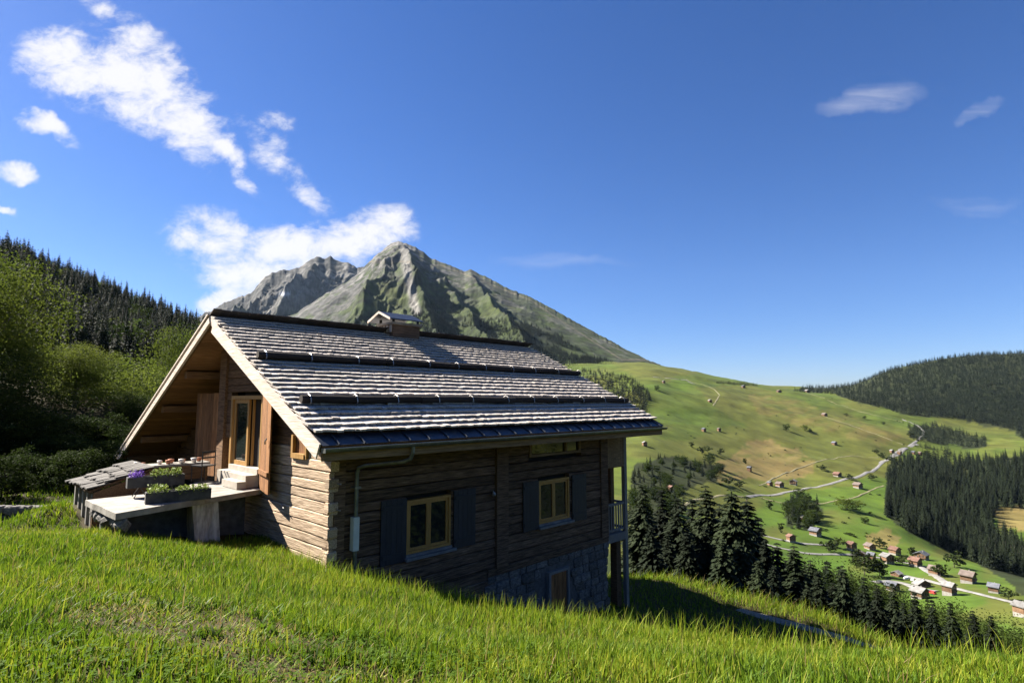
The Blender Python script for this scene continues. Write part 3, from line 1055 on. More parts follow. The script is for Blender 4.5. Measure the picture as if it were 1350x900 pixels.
# --- windows on the long wall
def long_window(W, shutters, sill=True):
    x0, x1, z0, z1 = W
    w = hobj('window', MB().box(x0, x1, .13, .15, z0, z1), M['dark'])
    fr = .055
    hobj('frame', MB().box(x0, x0 + fr, -.03, .12, z0, z1).box(x1 - fr, x1, -.03, .12, z0, z1).box(x0 + fr, x1 - fr, -.028, .12, z1 - fr, z1).box(x0 + fr, x1 - fr, -.028, .12, z0, z0 + fr), M['ochre'], w)
    xm = .5 * (x0 + x1)
    for (a, b) in ((x0 + fr + .004, xm - .003), (xm + .003, x1 - fr - .004)):
        s = .06
        za, zb = z0 + fr + .004, z1 - fr - .004
        hobj('sash', MB().box(a, a + s, .0, .06, za, zb).box(b - s, b, .0, .06, za, zb).box(a + s, b - s, .002, .06, zb - s, zb).box(a + s, b - s, .002, .06, za, za + s), M['ochre'], w)
        hobj('pane', MB().box(a + s - .005, b - s + .005, .03, .038, za + s - .005, zb - s + .005), M['glass'], w)
    if sill:
        hobj('sill', MB().box(x0 - .06, x1 + .10, -.14, .1, z0 - .12, z0 - .06).box(x0 - .02, x1 + .02, -.06, .1, z0 - .058, z0 - .002), M['sill'], w)
    for (a, b, c, d) in shutters:
        sh = hobj('shutter', MB().box(a + .04, b - .04, -.075, -.06, c + .12, c + .21), M['slate_blue'])
        hobj('ledge', MB().box(a + .04, b - .04, -.075, -.06, d - .21, d - .12), M['slate_blue'], sh)
        n = 5
        for k in range(n):
            ww = (b - a) / n
            hobj('board', MB().box(a + k * ww + .003, a + (k + 1) * ww - .003, -.06, -.03, c + random.uniform(-.004, .004), d), M['slate_blue'], sh)
    return w


long_window(W1, [(1.19, 1.84, -3.42, -2.09), (3.17, 3.85, -3.40, -2.09)])
long_window(W2, [(5.54, 6.16, -3.40, -2.13), (7.60, 8.27, -3.44, -2.13)])
w3 = hobj('window', MB().box(W3[0], W3[1], .13, .15, W3[2], W3[3]), M['dark'])
hobj('frame', MB().box(W3[0], W3[0] + .09, -.03, .12, W3[2], W3[3]).box(W3[1] - .09, W3[1], -.03, .12, W3[2], W3[3]).box(W3[0] + .09, W3[1] - .09, -.028, .12, W3[2], W3[2] + .07).box(7.35, 7.42, -.026, .12, W3[2] + .07, W3[3]), M['fascia'], w3)
hobj('pane', MB().box(W3[0] + .09, 7.35, .03, .04, W3[2] + .07, W3[3]), M['glass'], w3)
hobj('pane', MB().box(7.42, W3[1] - .09, .03, .04, W3[2] + .07, W3[3]), M['glass'], w3)


# --- gable wall: x = 0 face, timbers along y
def roof_under(y):      # underside of the roof at depth y
    return (RZ - (RY - y) * math.tan(PITCH) if y < RY else RZ - (y - RY) * (RZ - LZ) / (LY - RY)) - .20


gable = hobj('wall', MB().prism([(.17, .17), (.34, .17), (.34, 2.9), (.17, 2.9)], -5.0, -1.05).prism([(.17, 5.3), (.34, 5.3), (.34, 5.95), (.17, 5.95)], -5, .9)
             .prism([(.87, 5.6), (1.02, 5.6), (1.02, 12.4), (.87, 12.4)], -4, -1.75), M['dark'])
# solid upper gable behind the boards
gb = MB()
for (xa, y0, y1, zlo) in ((.17, .2, RY, -1.1), (.17, RY, 5.95, .3), (.87, 5.6, 12.3, -1.8)):
    n = 12
    for k in range(n):
        a, b = y0 + (y1 - y0) * k / n, y0 + (y1 - y0) * (k + 1) / n
        za, zb = roof_under(a), roof_under(b)
        if max(za, zb) > zlo:
            gb.hexa([(xa, a, zlo), (xa + .1, a, zlo), (xa + .1, b, zlo), (xa, b, zlo), (xa, a, max(za, zlo)), (xa + .1, a, max(za, zlo)), (xa + .1, b, max(zb, zlo)), (xa, b, max(zb, zlo))])
hobj('backing', gb, M['dark'], gable)
DY0, DY1, DZ0, DZ1 = 3.20, 5.14, -1.68, .14       # doorway
z = -.95
while z > -5.0:                                      # squared logs right of the door
    h = random.uniform(.185, .235)
    z0 = z - h
    cuts = []
    y_end = 3.12 if z > -2.0 else 6.0
    segs = [(-.04 - random.uniform(0, .05), y_end)]
    if z > -1.22:
        segs = [(-.04, .86), (1.60, 3.12)] if z0 > -1.3 else segs
    for (a, b) in segs:
        # some rows are scarfed from two timbers
        if b - a > 2 and random.random() < .35:
            j = random.uniform(a + .9, b - .9)
            parts_ = [(a, j - .004), (j + .004, b)]
        else:
            parts_ = [(a, b)]
        for (p, q) in parts_:
            pr = random.uniform(0, .02)
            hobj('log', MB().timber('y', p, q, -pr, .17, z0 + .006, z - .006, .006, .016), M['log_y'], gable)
    z = z0
# boards above, under the roof slope
z = -.95
while z < 1.75:
    h = random.uniform(.17, .23)
    z1 = z + h
    ya = RY - (RZ - .20 - z1) / math.tan(PITCH)
    ya = max(ya, .0)
    segs = [(ya, 3.12), (5.22, 5.95)] if z < DZ1 + .05 else [(ya, 5.95)]
    if z < -.70:
        segs = [(ya, .86), (1.60, 3.12), (5.22, 5.95)]
    for (a, b) in segs:
        if z > DZ1 and b == 5.95:
            b = min(b, RY + (RZ - .2 - z1) / ((RZ - LZ) / (LY - RY)))
        if b - a > .1:
            hobj('board', MB().timber('y', a, b, -.004 * random.random(), .16, z + .004, z1 - .004, .004, .01), M['board_y'], gable)
    z = z1
# recessed left part of the gable
z = -2.6
while z < 1.4:
    h = random.uniform(.18, .24)
    z1 = z + h
    b = min(12.3, RY + (RZ - .22 - z1) / ((RZ - LZ) / (LY - RY)))
    if b > 6.1:
        hobj('board', MB().timber('y', 5.96, b, .70, .86, z + .004, z1 - .004, .004, .01), M['board_y'], gable)
    z = z1
hobj('recess_side', MB().box(.18, .86, 5.80, 5.95, -3, 1.3), M['board_y'], gable)
hobj('post', MB().box(-.07, .10, 5.50, 5.94, -2.1, 1.35), M['board_y'])
# small shuttered window by the corner
sw = hobj('window', MB().box(.08, .10, .90, 1.56, -1.17, -.74), M['dark'])
hobj('frame', MB().box(-.05, .1, .88, .95, -1.2, -.72).box(-.05, .1, 1.50, 1.58, -1.2, -.72).box(-.07, .1, .95, 1.50, -1.2, -1.10), M['ochre_y'], sw)
hobj('panel', MB().box(.02, .04, .95, 1.50, -1.10, -.72), M['door_board'], sw)
# protruding log ends and pegs at the corner
for zq in (-1.52, -1.98, -2.45, -2.9, -3.3, -3.75):
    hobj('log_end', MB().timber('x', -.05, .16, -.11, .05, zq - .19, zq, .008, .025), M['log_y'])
for zq in (-1.62, -2.12):
    hobj('peg', MB().tube([(.12, -.06, zq), (.14, -.24, zq + .01)], .014, 6), M['iron'])

# --- door
door = hobj('door', MB().box(.15, .17, DY0, DY1, DZ0, DZ1), M['dark'])
hobj('door_frame', MB().box(-.03, .14, DY1 - .10, DY1, DZ0, DZ1).box(-.03, .14, DY0, DY0 + .06, DZ0, DZ1).box(-.028, .14, DY0 + .06, DY1 - .10, DZ1 - .09, DZ1), M['ochre_y'], door)
la, lb = 4.10, DY1 - .11
leaf = hobj('door_leaf', MB().box(.02, .075, la, la + .09, DZ0 + .10, DZ1 - .1).box(.02, .075, lb - .09, lb, DZ0 + .10, DZ1 - .1).box(.022, .073, la + .09, lb - .09, DZ1 - .19, DZ1 - .1).box(.022, .073, la + .09, lb - .09, DZ0 + .10, DZ0 + .20), M['ochre_y'], door)
hobj('pane', MB().box(.045, .052, la + .085, lb - .085, DZ0 + .195, DZ1 - .185), M['glass'], door)
# the other leaf stands open into the room
hobj('open_leaf', MB().box(.10, .95, 4.02, 4.07, DZ0 + .02, DZ1 - .1), M['ochre_y'], door)
hobj('door_sill', MB().box(-.06, .14, DY0 + .06, DY1 - .1, DZ0 - .04, DZ0 + .09), M['step'], door)
# dark room behind
hobj('room', MB().box(2.2, 2.25, 2.6, 6.0, -2, 1).box(.36, 2.2, 2.9, 2.95, -2, .8).box(.36, 2.2, 5.4, 5.45, -2, .8).box(.36, 2.2, 2.9, 5.45, -1.8, -1.74), M['dark'])


def plank_shutter(P0, P1, z0, z1, n, name='shutter', flip=1):
    """boards between two plan points, ledges on the outer face"""
    P0, P1 = np.array(P0, float), np.array(P1, float)
    d = (P1 - P0)
    Ls = np.linalg.norm(d)
    d /= Ls
    nn = np.array([-d[1], d[0]]) * flip
    root = None

    def pbox(a, b, o0, o1, c0, c1):
        q = [P0 + d * a + nn * o0, P0 + d * b + nn * o0, P0 + d * b + nn * o1, P0 + d * a + nn * o1]
        return MB().hexa([(p[0], p[1], c0) for p in q] + [(p[0], p[1], c1) for p in q])
    for k, zc in enumerate((z0 + .42, z1 - .38)):
        if root is None:
            root = hobj(name, pbox(.02, Ls - .02, .035, .075, zc - .05, zc + .05), M['door_board'])
        else:
            hobj('ledge', pbox(.02, Ls - .02, .035, .075, zc - .05, zc + .05), M['door_board'], root)
    w = Ls / n
    for k in range(n):
        hobj('board', pbox(k * w + .004, (k + 1) * w - .004, 0, .034, z0 + random.uniform(-.012, .012), z1 + random.uniform(-.008, .008)), M['door_board'], root)
    return root


sr = plank_shutter((-.03, 3.10), (-.22, 2.17), -2.03, .66, 6, flip=-1)
sr_h = hobj('latch', MB().tube([(-.26, 2.32, -.82), (-.29, 2.34, -.88), (-.28, 2.36, -.95)], .016, 6), M['iron'], sr)
plank_shutter((-.04, 5.97), (-.14, 7.42), -2.0, .22, 8, flip=-1)
# pale steps at the door
hobj('step', MB().box(-.30, .0, DY0 + .10, DY1 - .02, -2.0, DZ0 - .04), M['step'])
hobj('step', MB().box(-.52, -.31, DY0 + .02, DY0 + .95, -2.0, -1.84), M['step'])
hobj('hook', MB().tube([(-.02, 2.0, -2.23), (-.10, 1.7, -2.28)], .012, 5), M['iron'])

# ---------------------------------------------------------------- roof
S_TOT = (RY - EY) / CP
deck = MB()
for (x0, x1) in ((XV0 + .04, XV1 - .04),):
    # right slope slab
    t0, t1 = .03, .15
    def rp(x, s, h):   # right slope: s down from the ridge, h above the deck
        return (x, RY - s * CP - h * SP, RZ - s * SP + h * CP)
    PL = math.atan2(RZ - LZ, LY - RY)
    SL, CL = math.sin(PL), math.cos(PL)
    def lp(x, s, h):
        return (x, RY + s * CL + h * SL, RZ - s * SL + h * CL)
    L_TOT = (LY - RY) / CL
    deck.hexa([rp(x0, -.02, -t1), rp(x1, -.02, -t1), rp(x1, S_TOT - .05, -t1), rp(x0, S_TOT - .05, -t1), rp(x0, -.02, -t0), rp(x1, -.02, -t0), rp(x1, S_TOT - .05, -t0), rp(x0, S_TOT - .05, -t0)])
    deck.hexa([lp(x0, .0, -t1), lp(x0, L_TOT, -t1), lp(x1, L_TOT, -t1), lp(x1, .0, -t1), lp(x0, .0, -t0), lp(x0, L_TOT, -t0), lp(x1, L_TOT, -t0), lp(x1, .0, -t0)])
roof = hobj('roof', deck, M['board_y'])

# shingles
EXPO, SLEN = .228, .44
sh_me = []
for k in range(6):
    srng = random.Random(50 + k)
    w = .5
    th0, th1 = .012, .042
    q = srng.uniform(-.04, .04)
    P = [(-w, 0, 0), (w, 0, 0), (w, 1, 0), (-w, 1 + q, 0), (-w, 0, th0), (w, 0, th0), (w, 1 + q * .3, th1), (-w, 1 + q, th1 + srng.uniform(-.004, .004))]
    sh_me.append(P)     # unit width, unit length along +y (down the slope)
sh_F = [(3, 2, 1, 0), (4, 5, 6, 7)] + [(i, (i + 1) % 4, 4 + (i + 1) % 4, 4 + i) for i in range(4)]
shingles = []
ncourse = int((S_TOT - .40) / EXPO) + 1
for i in range(ncourse + 1):
    butt = .30 + i * EXPO
    if butt > S_TOT - .27:
        break
    x = XV0 + .02 + random.uniform(-.05, .0)
    while x < XV1 + .02:
        w = random.uniform(.09, .19)
        shingles.append((x + w / 2, butt + random.uniform(-.016, .016), w - .006, random.randrange(6), random.uniform(-.012, .012), random.uniform(.0, .012)))
        x += w
# screen size decides which ones are parts of their own
tilt = .042 / EXPO * .9
cosT, sinT = math.cos(HROT), math.sin(HROT)


def sh_corners(s):
    x, butt, w, k, rz, lift = s
    out = []
    for (a, b, h) in sh_me[k]:
        xx = x + a * w + (b - 1) * SLEN * rz
        ss = butt - SLEN * (1 - b)
        hh = h + lift * b + .002 + b * SLEN * tilt - SLEN * tilt * .0
        out.append(rp(xx, ss, hh))
    return out


def near_key(s):
    p = rp(s[0], s[1], 0)
    wx = C0[0] + p[0] * cosT - p[1] * sinT
    wy = C0[1] + p[0] * sinT + p[1] * cosT
    zc = p[2]
    dist = math.sqrt(wx * wx + wy * wy + zc * zc)
    # facing: the lower courses lie edge-on to the eye
    nrm = (0, -SP, CP)
    nwx, nwy = -nrm[1] * sinT, nrm[1] * cosT
    f_ = -(nwx * wx + nwy * wy + nrm[2] * zc) / dist
    return -(max(f_, .02) / dist ** 2)


shingles.sort(key=near_key)
b_sh = MB()
for n_, s in enumerate(shingles):
    V = sh_corners(s)
    if n_ < 300:
        hobj('shingle', MB().add(V, sh_F), M['shingle'], roof)
    else:
        b_sh.add(V, sh_F)
o = hobj('shingles', b_sh, M['shingle_mass'], roof)
o['kind'] = 'stuff'
# left slope: shingle rows seen only at the verge
b_sh = MB()
for i in range(int(L_TOT / .24)):
    x = XV0
    while x < XV1:
        w = random.uniform(.3, .6)
        s0, s1 = i * .24, i * .24 + .34
        b_sh.hexa([lp(x, s0, 0), lp(x, s1, .03), lp(x + w, s1, .03), lp(x + w, s0, 0), lp(x, s0, .02), lp(x, s1, .065), lp(x + w, s1, .065), lp(x + w, s0, .02)])
        x += w + .005
o = hobj('left_slope_shingles', b_sh, M['shingle_mass'], roof)
o['kind'] = 'stuff'
# ridge boards: the top course of the left slope stands proud over the ridge
x = XV0 - .02
while x < XV1:
    w = random.uniform(.16, .30)
    t_ = random.uniform(-.015, .02)
    hobj('ridge_board', MB().hexa([lp(x, -.34 + t_, .03), lp(x, .35, .05), lp(x + w - .006, .35, .05), lp(x + w - .006, -.34 + t_, .03), lp(x, -.34 + t_, .055), lp(x, .35, .08), lp(x + w - .006, .35, .08), lp(x + w - .006, -.34 + t_, .055)]), M['ridge'], roof)
    x += w
# soffit boards under both slopes at the near gable
for k in range(int(L_TOT / .175)):
    s0 = .06 + k * .175
    hobj('soffit_board', MB().hexa([lp(XV0 + .06, s0, -.185), lp(XV0 + .06, s0 + .168, -.185), lp(.92, s0 + .168, -.185), lp(.92, s0, -.185), lp(XV0 + .06, s0, -.155), lp(XV0 + .06, s0 + .168, -.155), lp(.92, s0 + .168, -.155), lp(.92, s0, -.155)]), M['soffit'], roof)
for k in range(int(S_TOT / .175)):
    s0 = .06 + k * .175
    if s0 + .17 < S_TOT - .1:
        hobj('soffit_board', MB().hexa([rp(XV0 + .06, s0, -.185), rp(.1, s0, -.185), rp(.1, s0 + .168, -.185), rp(XV0 + .06, s0 + .168, -.185), rp(XV0 + .06, s0, -.155), rp(.1, s0, -.155), rp(.1, s0 + .168, -.155), rp(XV0 + .06, s0 + .168, -.155)]), M['soffit'], roof)
# eave soffit boards along the long wall
for k in range(5):
    s0 = S_TOT - .10 - (k + 1) * .2
    hobj('soffit_board', MB().hexa([rp(.1, s0, -.182), rp(XV1 - .1, s0, -.182), rp(XV1 - .1, s0 + .192, -.182), rp(.1, s0 + .192, -.182), rp(.1, s0, -.155), rp(XV1 - .1, s0, -.155), rp(XV1 - .1, s0 + .192, -.155), rp(.1, s0 + .192, -.155)]), M['fascia'], roof)
# purlin ends under the near overhang
for s0 in (.25, 2.3, 4.4):
    y0, z0 = RY - s0 * CP, RZ - s0 * SP - .33
    hobj('purlin', MB().timber('x', -.62, .2, y0 - .1, y0 + .1, z0 - .1, z0 + .10), M['soffit'], roof)
for s0 in (2.4, 4.6, 6.9, 8.6):
    y0, z0 = RY + s0 * CL, RZ - s0 * SL - .33
    hobj('purlin', MB().timber('x', -.62, .9, y0 - .1, y0 + .1, z0 - .1, z0 + .10), M['soffit'], roof)


# barge boards
def barge(pf, s0, s1, x0, x1, h0, h1, m, nm='barge_board'):
    return hobj(nm, MB().hexa([pf(x0, s0, h0), pf(x1, s0, h0), pf(x1, s1, h0), pf(x0, s1, h0), pf(x0, s0, h1), pf(x1, s0, h1), pf(x1, s1, h1), pf(x0, s1, h1)]), m, roof)


barge(rp, -.03, .62, XV0 - .010, XV0 + .05, -.13, .045, M['barge'])
barge(rp, .40, S_TOT - .02, XV0 - .04, XV0 - .011, -.25, .035, M['barge'])
barge(lp, -.02, L_TOT, XV0 - .04, XV0 + .02, -.17, -.02, M['barge'])
barge(lp, -.02, L_TOT + .03, XV0 - .06, XV0 + .02, .06, .10, M['barge'], 'verge_board')
barge(rp, .0, S_TOT - .02, XV1 - .03, XV1 + .02, -.2, .03, M['fascia'])
# eave: metal sheet with standing seams, gutter, fascia beam
xs = XV0 + .0
sheet = hobj('eave_sheet', MB().hexa([rp(XV0 + .01, S_TOT - .38, .005), rp(XV1, S_TOT - .38, .005), rp(XV1, S_TOT + .02, .012), rp(XV0 + .01, S_TOT + .02, .012), rp(XV0 + .01, S_TOT - .38, .015), rp(XV1, S_TOT - .38, .015), rp(XV1, S_TOT + .02, .022), rp(XV0 + .01, S_TOT + .02, .022)]), M['metal'], roof)
x = -.46
while x < XV1 - .1:
    hobj('seam', MB().hexa([rp(x, S_TOT - .36, .012), rp(x + .03, S_TOT - .36, .012), rp(x + .03, S_TOT + .015, .015), rp(x, S_TOT + .015, .015), rp(x + .008, S_TOT - .36, .055), rp(x + .022, S_TOT - .36, .055), rp(x + .022, S_TOT + .015, .05), rp(x + .008, S_TOT + .015, .05)]), M['metal'], sheet)
    x += random.uniform(.48, .54)
gut = MB()
ng = 9
gv = []
for xg in (XV0 + .0, XV1 + .02):
    for r_ in (.078, .066):
        for k in range(ng):
            q = math.pi + math.pi * k / (ng - 1)
            gv.append((xg, EY - .075 + r_ * math.cos(q), EZ - .035 + r_ * math.sin(q)))
gf = []
for k in range(ng - 1):
    gf.append((k, k + 1, 2 * ng + k + 1, 2 * ng + k))
    gf.append((ng + k + 1, ng + k, 3 * ng + k, 3 * ng + k + 1))
for base in (0, 2 * ng):
    for k in range(ng - 1):
        f_ = (base + k, base + ng + k, base + ng + k + 1, base + k + 1)
        gf.append(f_ if base == 0 else f_[::-1])
gf += [(0, 2 * ng, 3 * ng, ng), (ng - 1, 2 * ng - 1, 4 * ng - 1, 3 * ng - 1)]
gut.add(gv, gf)
gutter = hobj('gutter', gut, M['zinc'])
hobj('end_cap', MB().prism([(XV0 - .002, EY - .153), (XV0 + .006, EY - .153), (XV0 + .006, EY + .003), (XV0 - .002, EY + .003)], EZ - .11, EZ - .036), M['zinc'], gutter)
fz = EZ - .17
hobj('fascia', MB().timber('x', XV0 + .06, XV1 - .02, EY + .03, EY + .12, fz - .10, fz + .06, .002, .008), M['fascia'], roof)
# downpipe with its pale cover
hobj('downpipe', MB().tube([(1.12, EY - .07, EZ - .10), (1.12, EY - .07, EZ - .22), (1.10, EY - .02, EZ - .34), (1.02, EY + .10, EZ - .40), (.66, -.28, EZ - .50), (.58, -.13, EZ - .56), (.56, -.11, EZ - .68), (.56, -.11, -3.6)], .042, 10), M['zinc'], None)
hobj('pipe_cover', MB().box(.47, .60, -.19, -.06, -2.95, -2.30), M['pvc'])
hobj('pipe_clip', MB().box(.49, .63, -.17, .0, -1.75, -1.71), M['iron'])
# snow guard logs with iron hooks
for (s0, xa, xb) in ((2.82, XV0 + .16, XV1 - .05), (5.05, XV0 + .22, XV1 - .05)):
    g = None
    x = xa
    while x < xb - .3:
        w = min(random.uniform(2.6, 3.4), xb - x)
        m_ = MB().tube([rp(x + k * (w - .01) / 6, s0 + .012 * math.sin(x + k), .175 + .008 * math.cos(x * 2 + k)) for k in range(7)], .085, 9)
        hobj('snow_guard_log', m_, M['snowlog'], roof)
        x += w
    x = xa + .16
    while x < xb:
        hobj('snow_guard_hook', MB().tube([rp(x, s0 - .22, .06), rp(x, s0 - .06, .265), rp(x, s0 + .04, .268), rp(x, s0 + .12, .18), rp(x, s0 + .11, .04)], .012, 5), M['iron'], roof)
        x += random.uniform(1.0, 1.25)
# an odd loose lath on the lowest course
hobj('lath', MB().hexa([rp(.35, 5.75, .07), rp(.40, 5.75, .07), rp(.72, 6.16, .06), rp(.67, 6.16, .06), rp(.35, 5.75, .085), rp(.40, 5.75, .085), rp(.72, 6.16, .075), rp(.67, 6.16, .075)]), M['barge'], roof)

# chimney
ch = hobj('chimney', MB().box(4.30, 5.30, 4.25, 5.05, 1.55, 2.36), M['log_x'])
hobj('chimney_trim', MB().box(4.24, 5.36, 4.19, 5.11, 2.36, 2.43), M['slab'], ch)
for yy in (4.36, 4.54, 4.72, 4.90):
    hobj('vent_slat', MB().box(4.275, 4.298, yy - .055, yy + .055, 2.12, 2.34), M['step'], ch)
for (xx, yy) in ((4.34, 4.3), (5.26, 4.3), (4.34, 5.0), (5.26, 5.0)):
    hobj('cap_post', MB().box(xx - .03, xx + .03, yy - .03, yy + .03, 2.43, 2.56), M['black_iron'], ch)
cap = MB()
cx0, cx1, cy0, cy1, ce, cr = 4.06, 5.30, 4.05, 5.30, 2.48, 2.74
ym = .5 * (cy0 + cy1)
for (ya, yb, za, zb_) in ((cy0, ym, ce, cr), (ym, cy1, cr, ce)):
    cap.hexa([(cx0, ya, za), (cx1, ya, za), (cx1, yb, zb_), (cx0, yb, zb_), (cx0, ya, za + .035), (cx1, ya, za + .035), (cx1, yb, zb_ + .035), (cx0, yb, zb_ + .035)])
hobj('chimney_cap', cap, M['metal'], ch)
hobj('cap_edge', MB().hexa([(cx0 - .02, cy0, ce - .03), (cx0, cy0, ce - .03), (cx0, ym, cr - .03), (cx0 - .02, ym, cr - .03), (cx0 - .02, cy0, ce + .04), (cx0, cy0, ce + .04), (cx0, ym, cr + .04), (cx0 - .02, ym, cr + .04)])
     .hexa([(cx0 - .02, ym, cr - .03), (cx0, ym, cr - .03), (cx0, cy1, ce - .03), (cx0 - .02, cy1, ce - .03), (cx0 - .02, ym, cr + .04), (cx0, ym, cr + .04), (cx0, cy1, ce + .04), (cx0 - .02, cy1, ce + .04)]), M['barge'], ch)

# far gable, gallery at its foot
hobj('wall', MB().prism([(LW - .06, .2), (LW + .0, .2), (LW + .0, 12.0), (LW - .06, 12.0)], -7.0, -1.7), M['board_y'])
gall = hobj('gallery_floor', MB().box(LW + .02, 10.48, .06, 8.0, -4.32, -4.14), M['grey_wood'])
hobj('gallery_post', MB().box(10.36, 10.50, -.02, .10, -7.2, -1.05), M['grey_wood'], gall)
hobj('gallery_post', MB().box(10.36, 10.50, 4.0, 4.14, -7.2, -1.05), M['grey_wood'], gall)
hobj('edge_beam', MB().box(LW + .0, 10.36, -.03, .05, -4.36, -4.12), M['grey_wood'], gall)
hobj('inner_post', MB().box(10.10, 10.34, .16, .40, -7.2, -4.33).box(10.12, 10.30, .35, .5, -4.13, -2.1), M['board_y'], gall)
rail = hobj('railing', MB().box(LW + .05, 10.36, .0, .07, -3.27, -3.20), M['grey_wood'])
hobj('rail', MB().box(LW + .05, 10.36, .01, .06, -4.05, -3.98), M['grey_wood'], rail)
for k in range(7):
    xx = LW + .12 + k * .135
    hobj('baluster', MB().box(xx, xx + .055, .02, .05, -3.98, -3.27), M['grey_wood'], rail)
hobj('rail', MB().box(10.38, 10.46, .1, 8, -3.27, -3.20).box(10.39, 10.45, .1, 8, -4.05, -3.98), M['grey_wood'], rail)
for k in range(40):
    yy = .25 + k * .19
    hobj('baluster', MB().box(10.40, 10.44, yy, yy + .055, -3.98, -3.27), M['grey_wood'], rail)
pan = hobj('gallery_screen', MB().box(LW + .02, 10.44, .04, .07, -1.3, -1.22).box(LW + .02, 10.44, .035, .08, -2.10, -2.03), M['fascia'])
for k in range(8):
    xx = LW + .03 + k * .128
    hobj('board', MB().box(xx, xx + .118, -.01, .035, -2.08, -1.02), M['fascia'], pan)

# ================================================================ THINGS AROUND THE DOOR
def wthing(name, label, cat, l, n, z, rz=0.0, group=None):
    p = hw(l, n, z)
    t_ = empty(name, tuple(p), HROT + rz)
    tag(t_, label, cat, group)
    return t_


def poly_ln(pts):      # (l, n) to chalet-local (x, y)
    return [(l, -n) for l, n in pts]


# terrace
ter = wthing('stone_terrace', 'pale stone slab terrace jutting out in front of the open door', 'terrace', 0, 0, 0)


def tobj(name, mb, m, parent):
    return mb.build(name, m, parent)


def slab_poly(pts, z0, z1, wav=.012):
    q = []
    P = poly_ln(pts)
    for i in range(len(P)):
        a, b = np.array(P[i]), np.array(P[(i + 1) % len(P)])
        n = max(1, int(np.linalg.norm(b - a) / .3))
        for k in range(n):
            p = a + (b - a) * k / n
            q.append((p[0] + random.uniform(-wav, wav), p[1] + random.uniform(-wav, wav)))
    return MB().prism(q, z0, z1)


tobj('slab', slab_poly([(-3.12, -1.86), (-3.2, -3.98), (-1.52, -4.05), (-1.40, -2.50)], -2.115, -2.0), M['slab'], ter)
tobj('slab', slab_poly([(-1.38, -2.51), (-1.50, -4.06), (-.75, -5.30), (-.02, -5.25), (-.02, -2.98)], -2.12, -2.012), M['slab'], ter)
tobj('support_stone', MB().hexa([tuple(poly_ln([(-1.45, -2.72)])[0]) + (-3.3,), tuple(poly_ln([(-1.00, -2.62)])[0]) + (-3.3,), tuple(poly_ln([(-.95, -3.3)])[0]) + (-3.3,), tuple(poly_ln([(-1.42, -3.4)])[0]) + (-3.3,),
                                 tuple(poly_ln([(-1.62, -2.62)])[0]) + (-2.12,), tuple(poly_ln([(-1.10, -2.66)])[0]) + (-2.12,), tuple(poly_ln([(-.95, -3.3)])[0]) + (-2.12,), tuple(poly_ln([(-1.5, -3.4)])[0]) + (-2.12,)]), M['rough_stone'], ter)
for k in range(10):
    t_ = k / 9
    l_, n_ = -3.06, -2.0 - t_ * 1.9
    obj('rubble_stone', random.choice(_stone_meshes), ter, (l_ + random.uniform(0, .12), -n_, -2.24 + random.uniform(-.03, .02)), (random.random(), random.random(), random.random()), (.24, .2, .22))
# ground wall under the terrace
tobj('retaining_wall', MB().box(-2.95, -.2, 3.5, 3.9, -3.6, -2.125), M['mortar'], ter)

# planters
leafq = [(-.5, 0, 0), (0, -.28, .1), (.5, 0, 0), (0, .28, .1)]


def leaf_cloud(n, box, size, mtl, name, parent, lean=.6, seed=1):
    r_ = np.random.default_rng(seed)
    P = np.stack([r_.uniform(*box[0], n), r_.uniform(*box[1], n), box[2][0] + (box[2][1] - box[2][0]) * r_.random(n) ** 1.3], 1)
    V, F = leaf_quads(P, r_, size * (.6 + .8 * r_.random(n)), lean)
    me = mesh_from(name, V, F, mtl)
    return obj(name, me, parent)


def leaf_quads(P, r_, size, lean=.6):
    n = len(P)
    a = r_.normal(size=(n, 3))
    a[:, 2] = np.abs(a[:, 2]) * lean
    a /= np.linalg.norm(a, axis=1)[:, None]
    b = np.cross(a, r_.normal(size=(n, 3)))
    b /= np.linalg.norm(b, axis=1)[:, None]
    s = np.asarray(size).reshape(-1, 1)
    V = np.stack([P - a * s * .5, P - b * s * .27, P + a * s * .5, P + b * s * .27], 1).reshape(-1, 3)
    F = np.arange(4 * n).reshape(-1, 4)
    return V, F


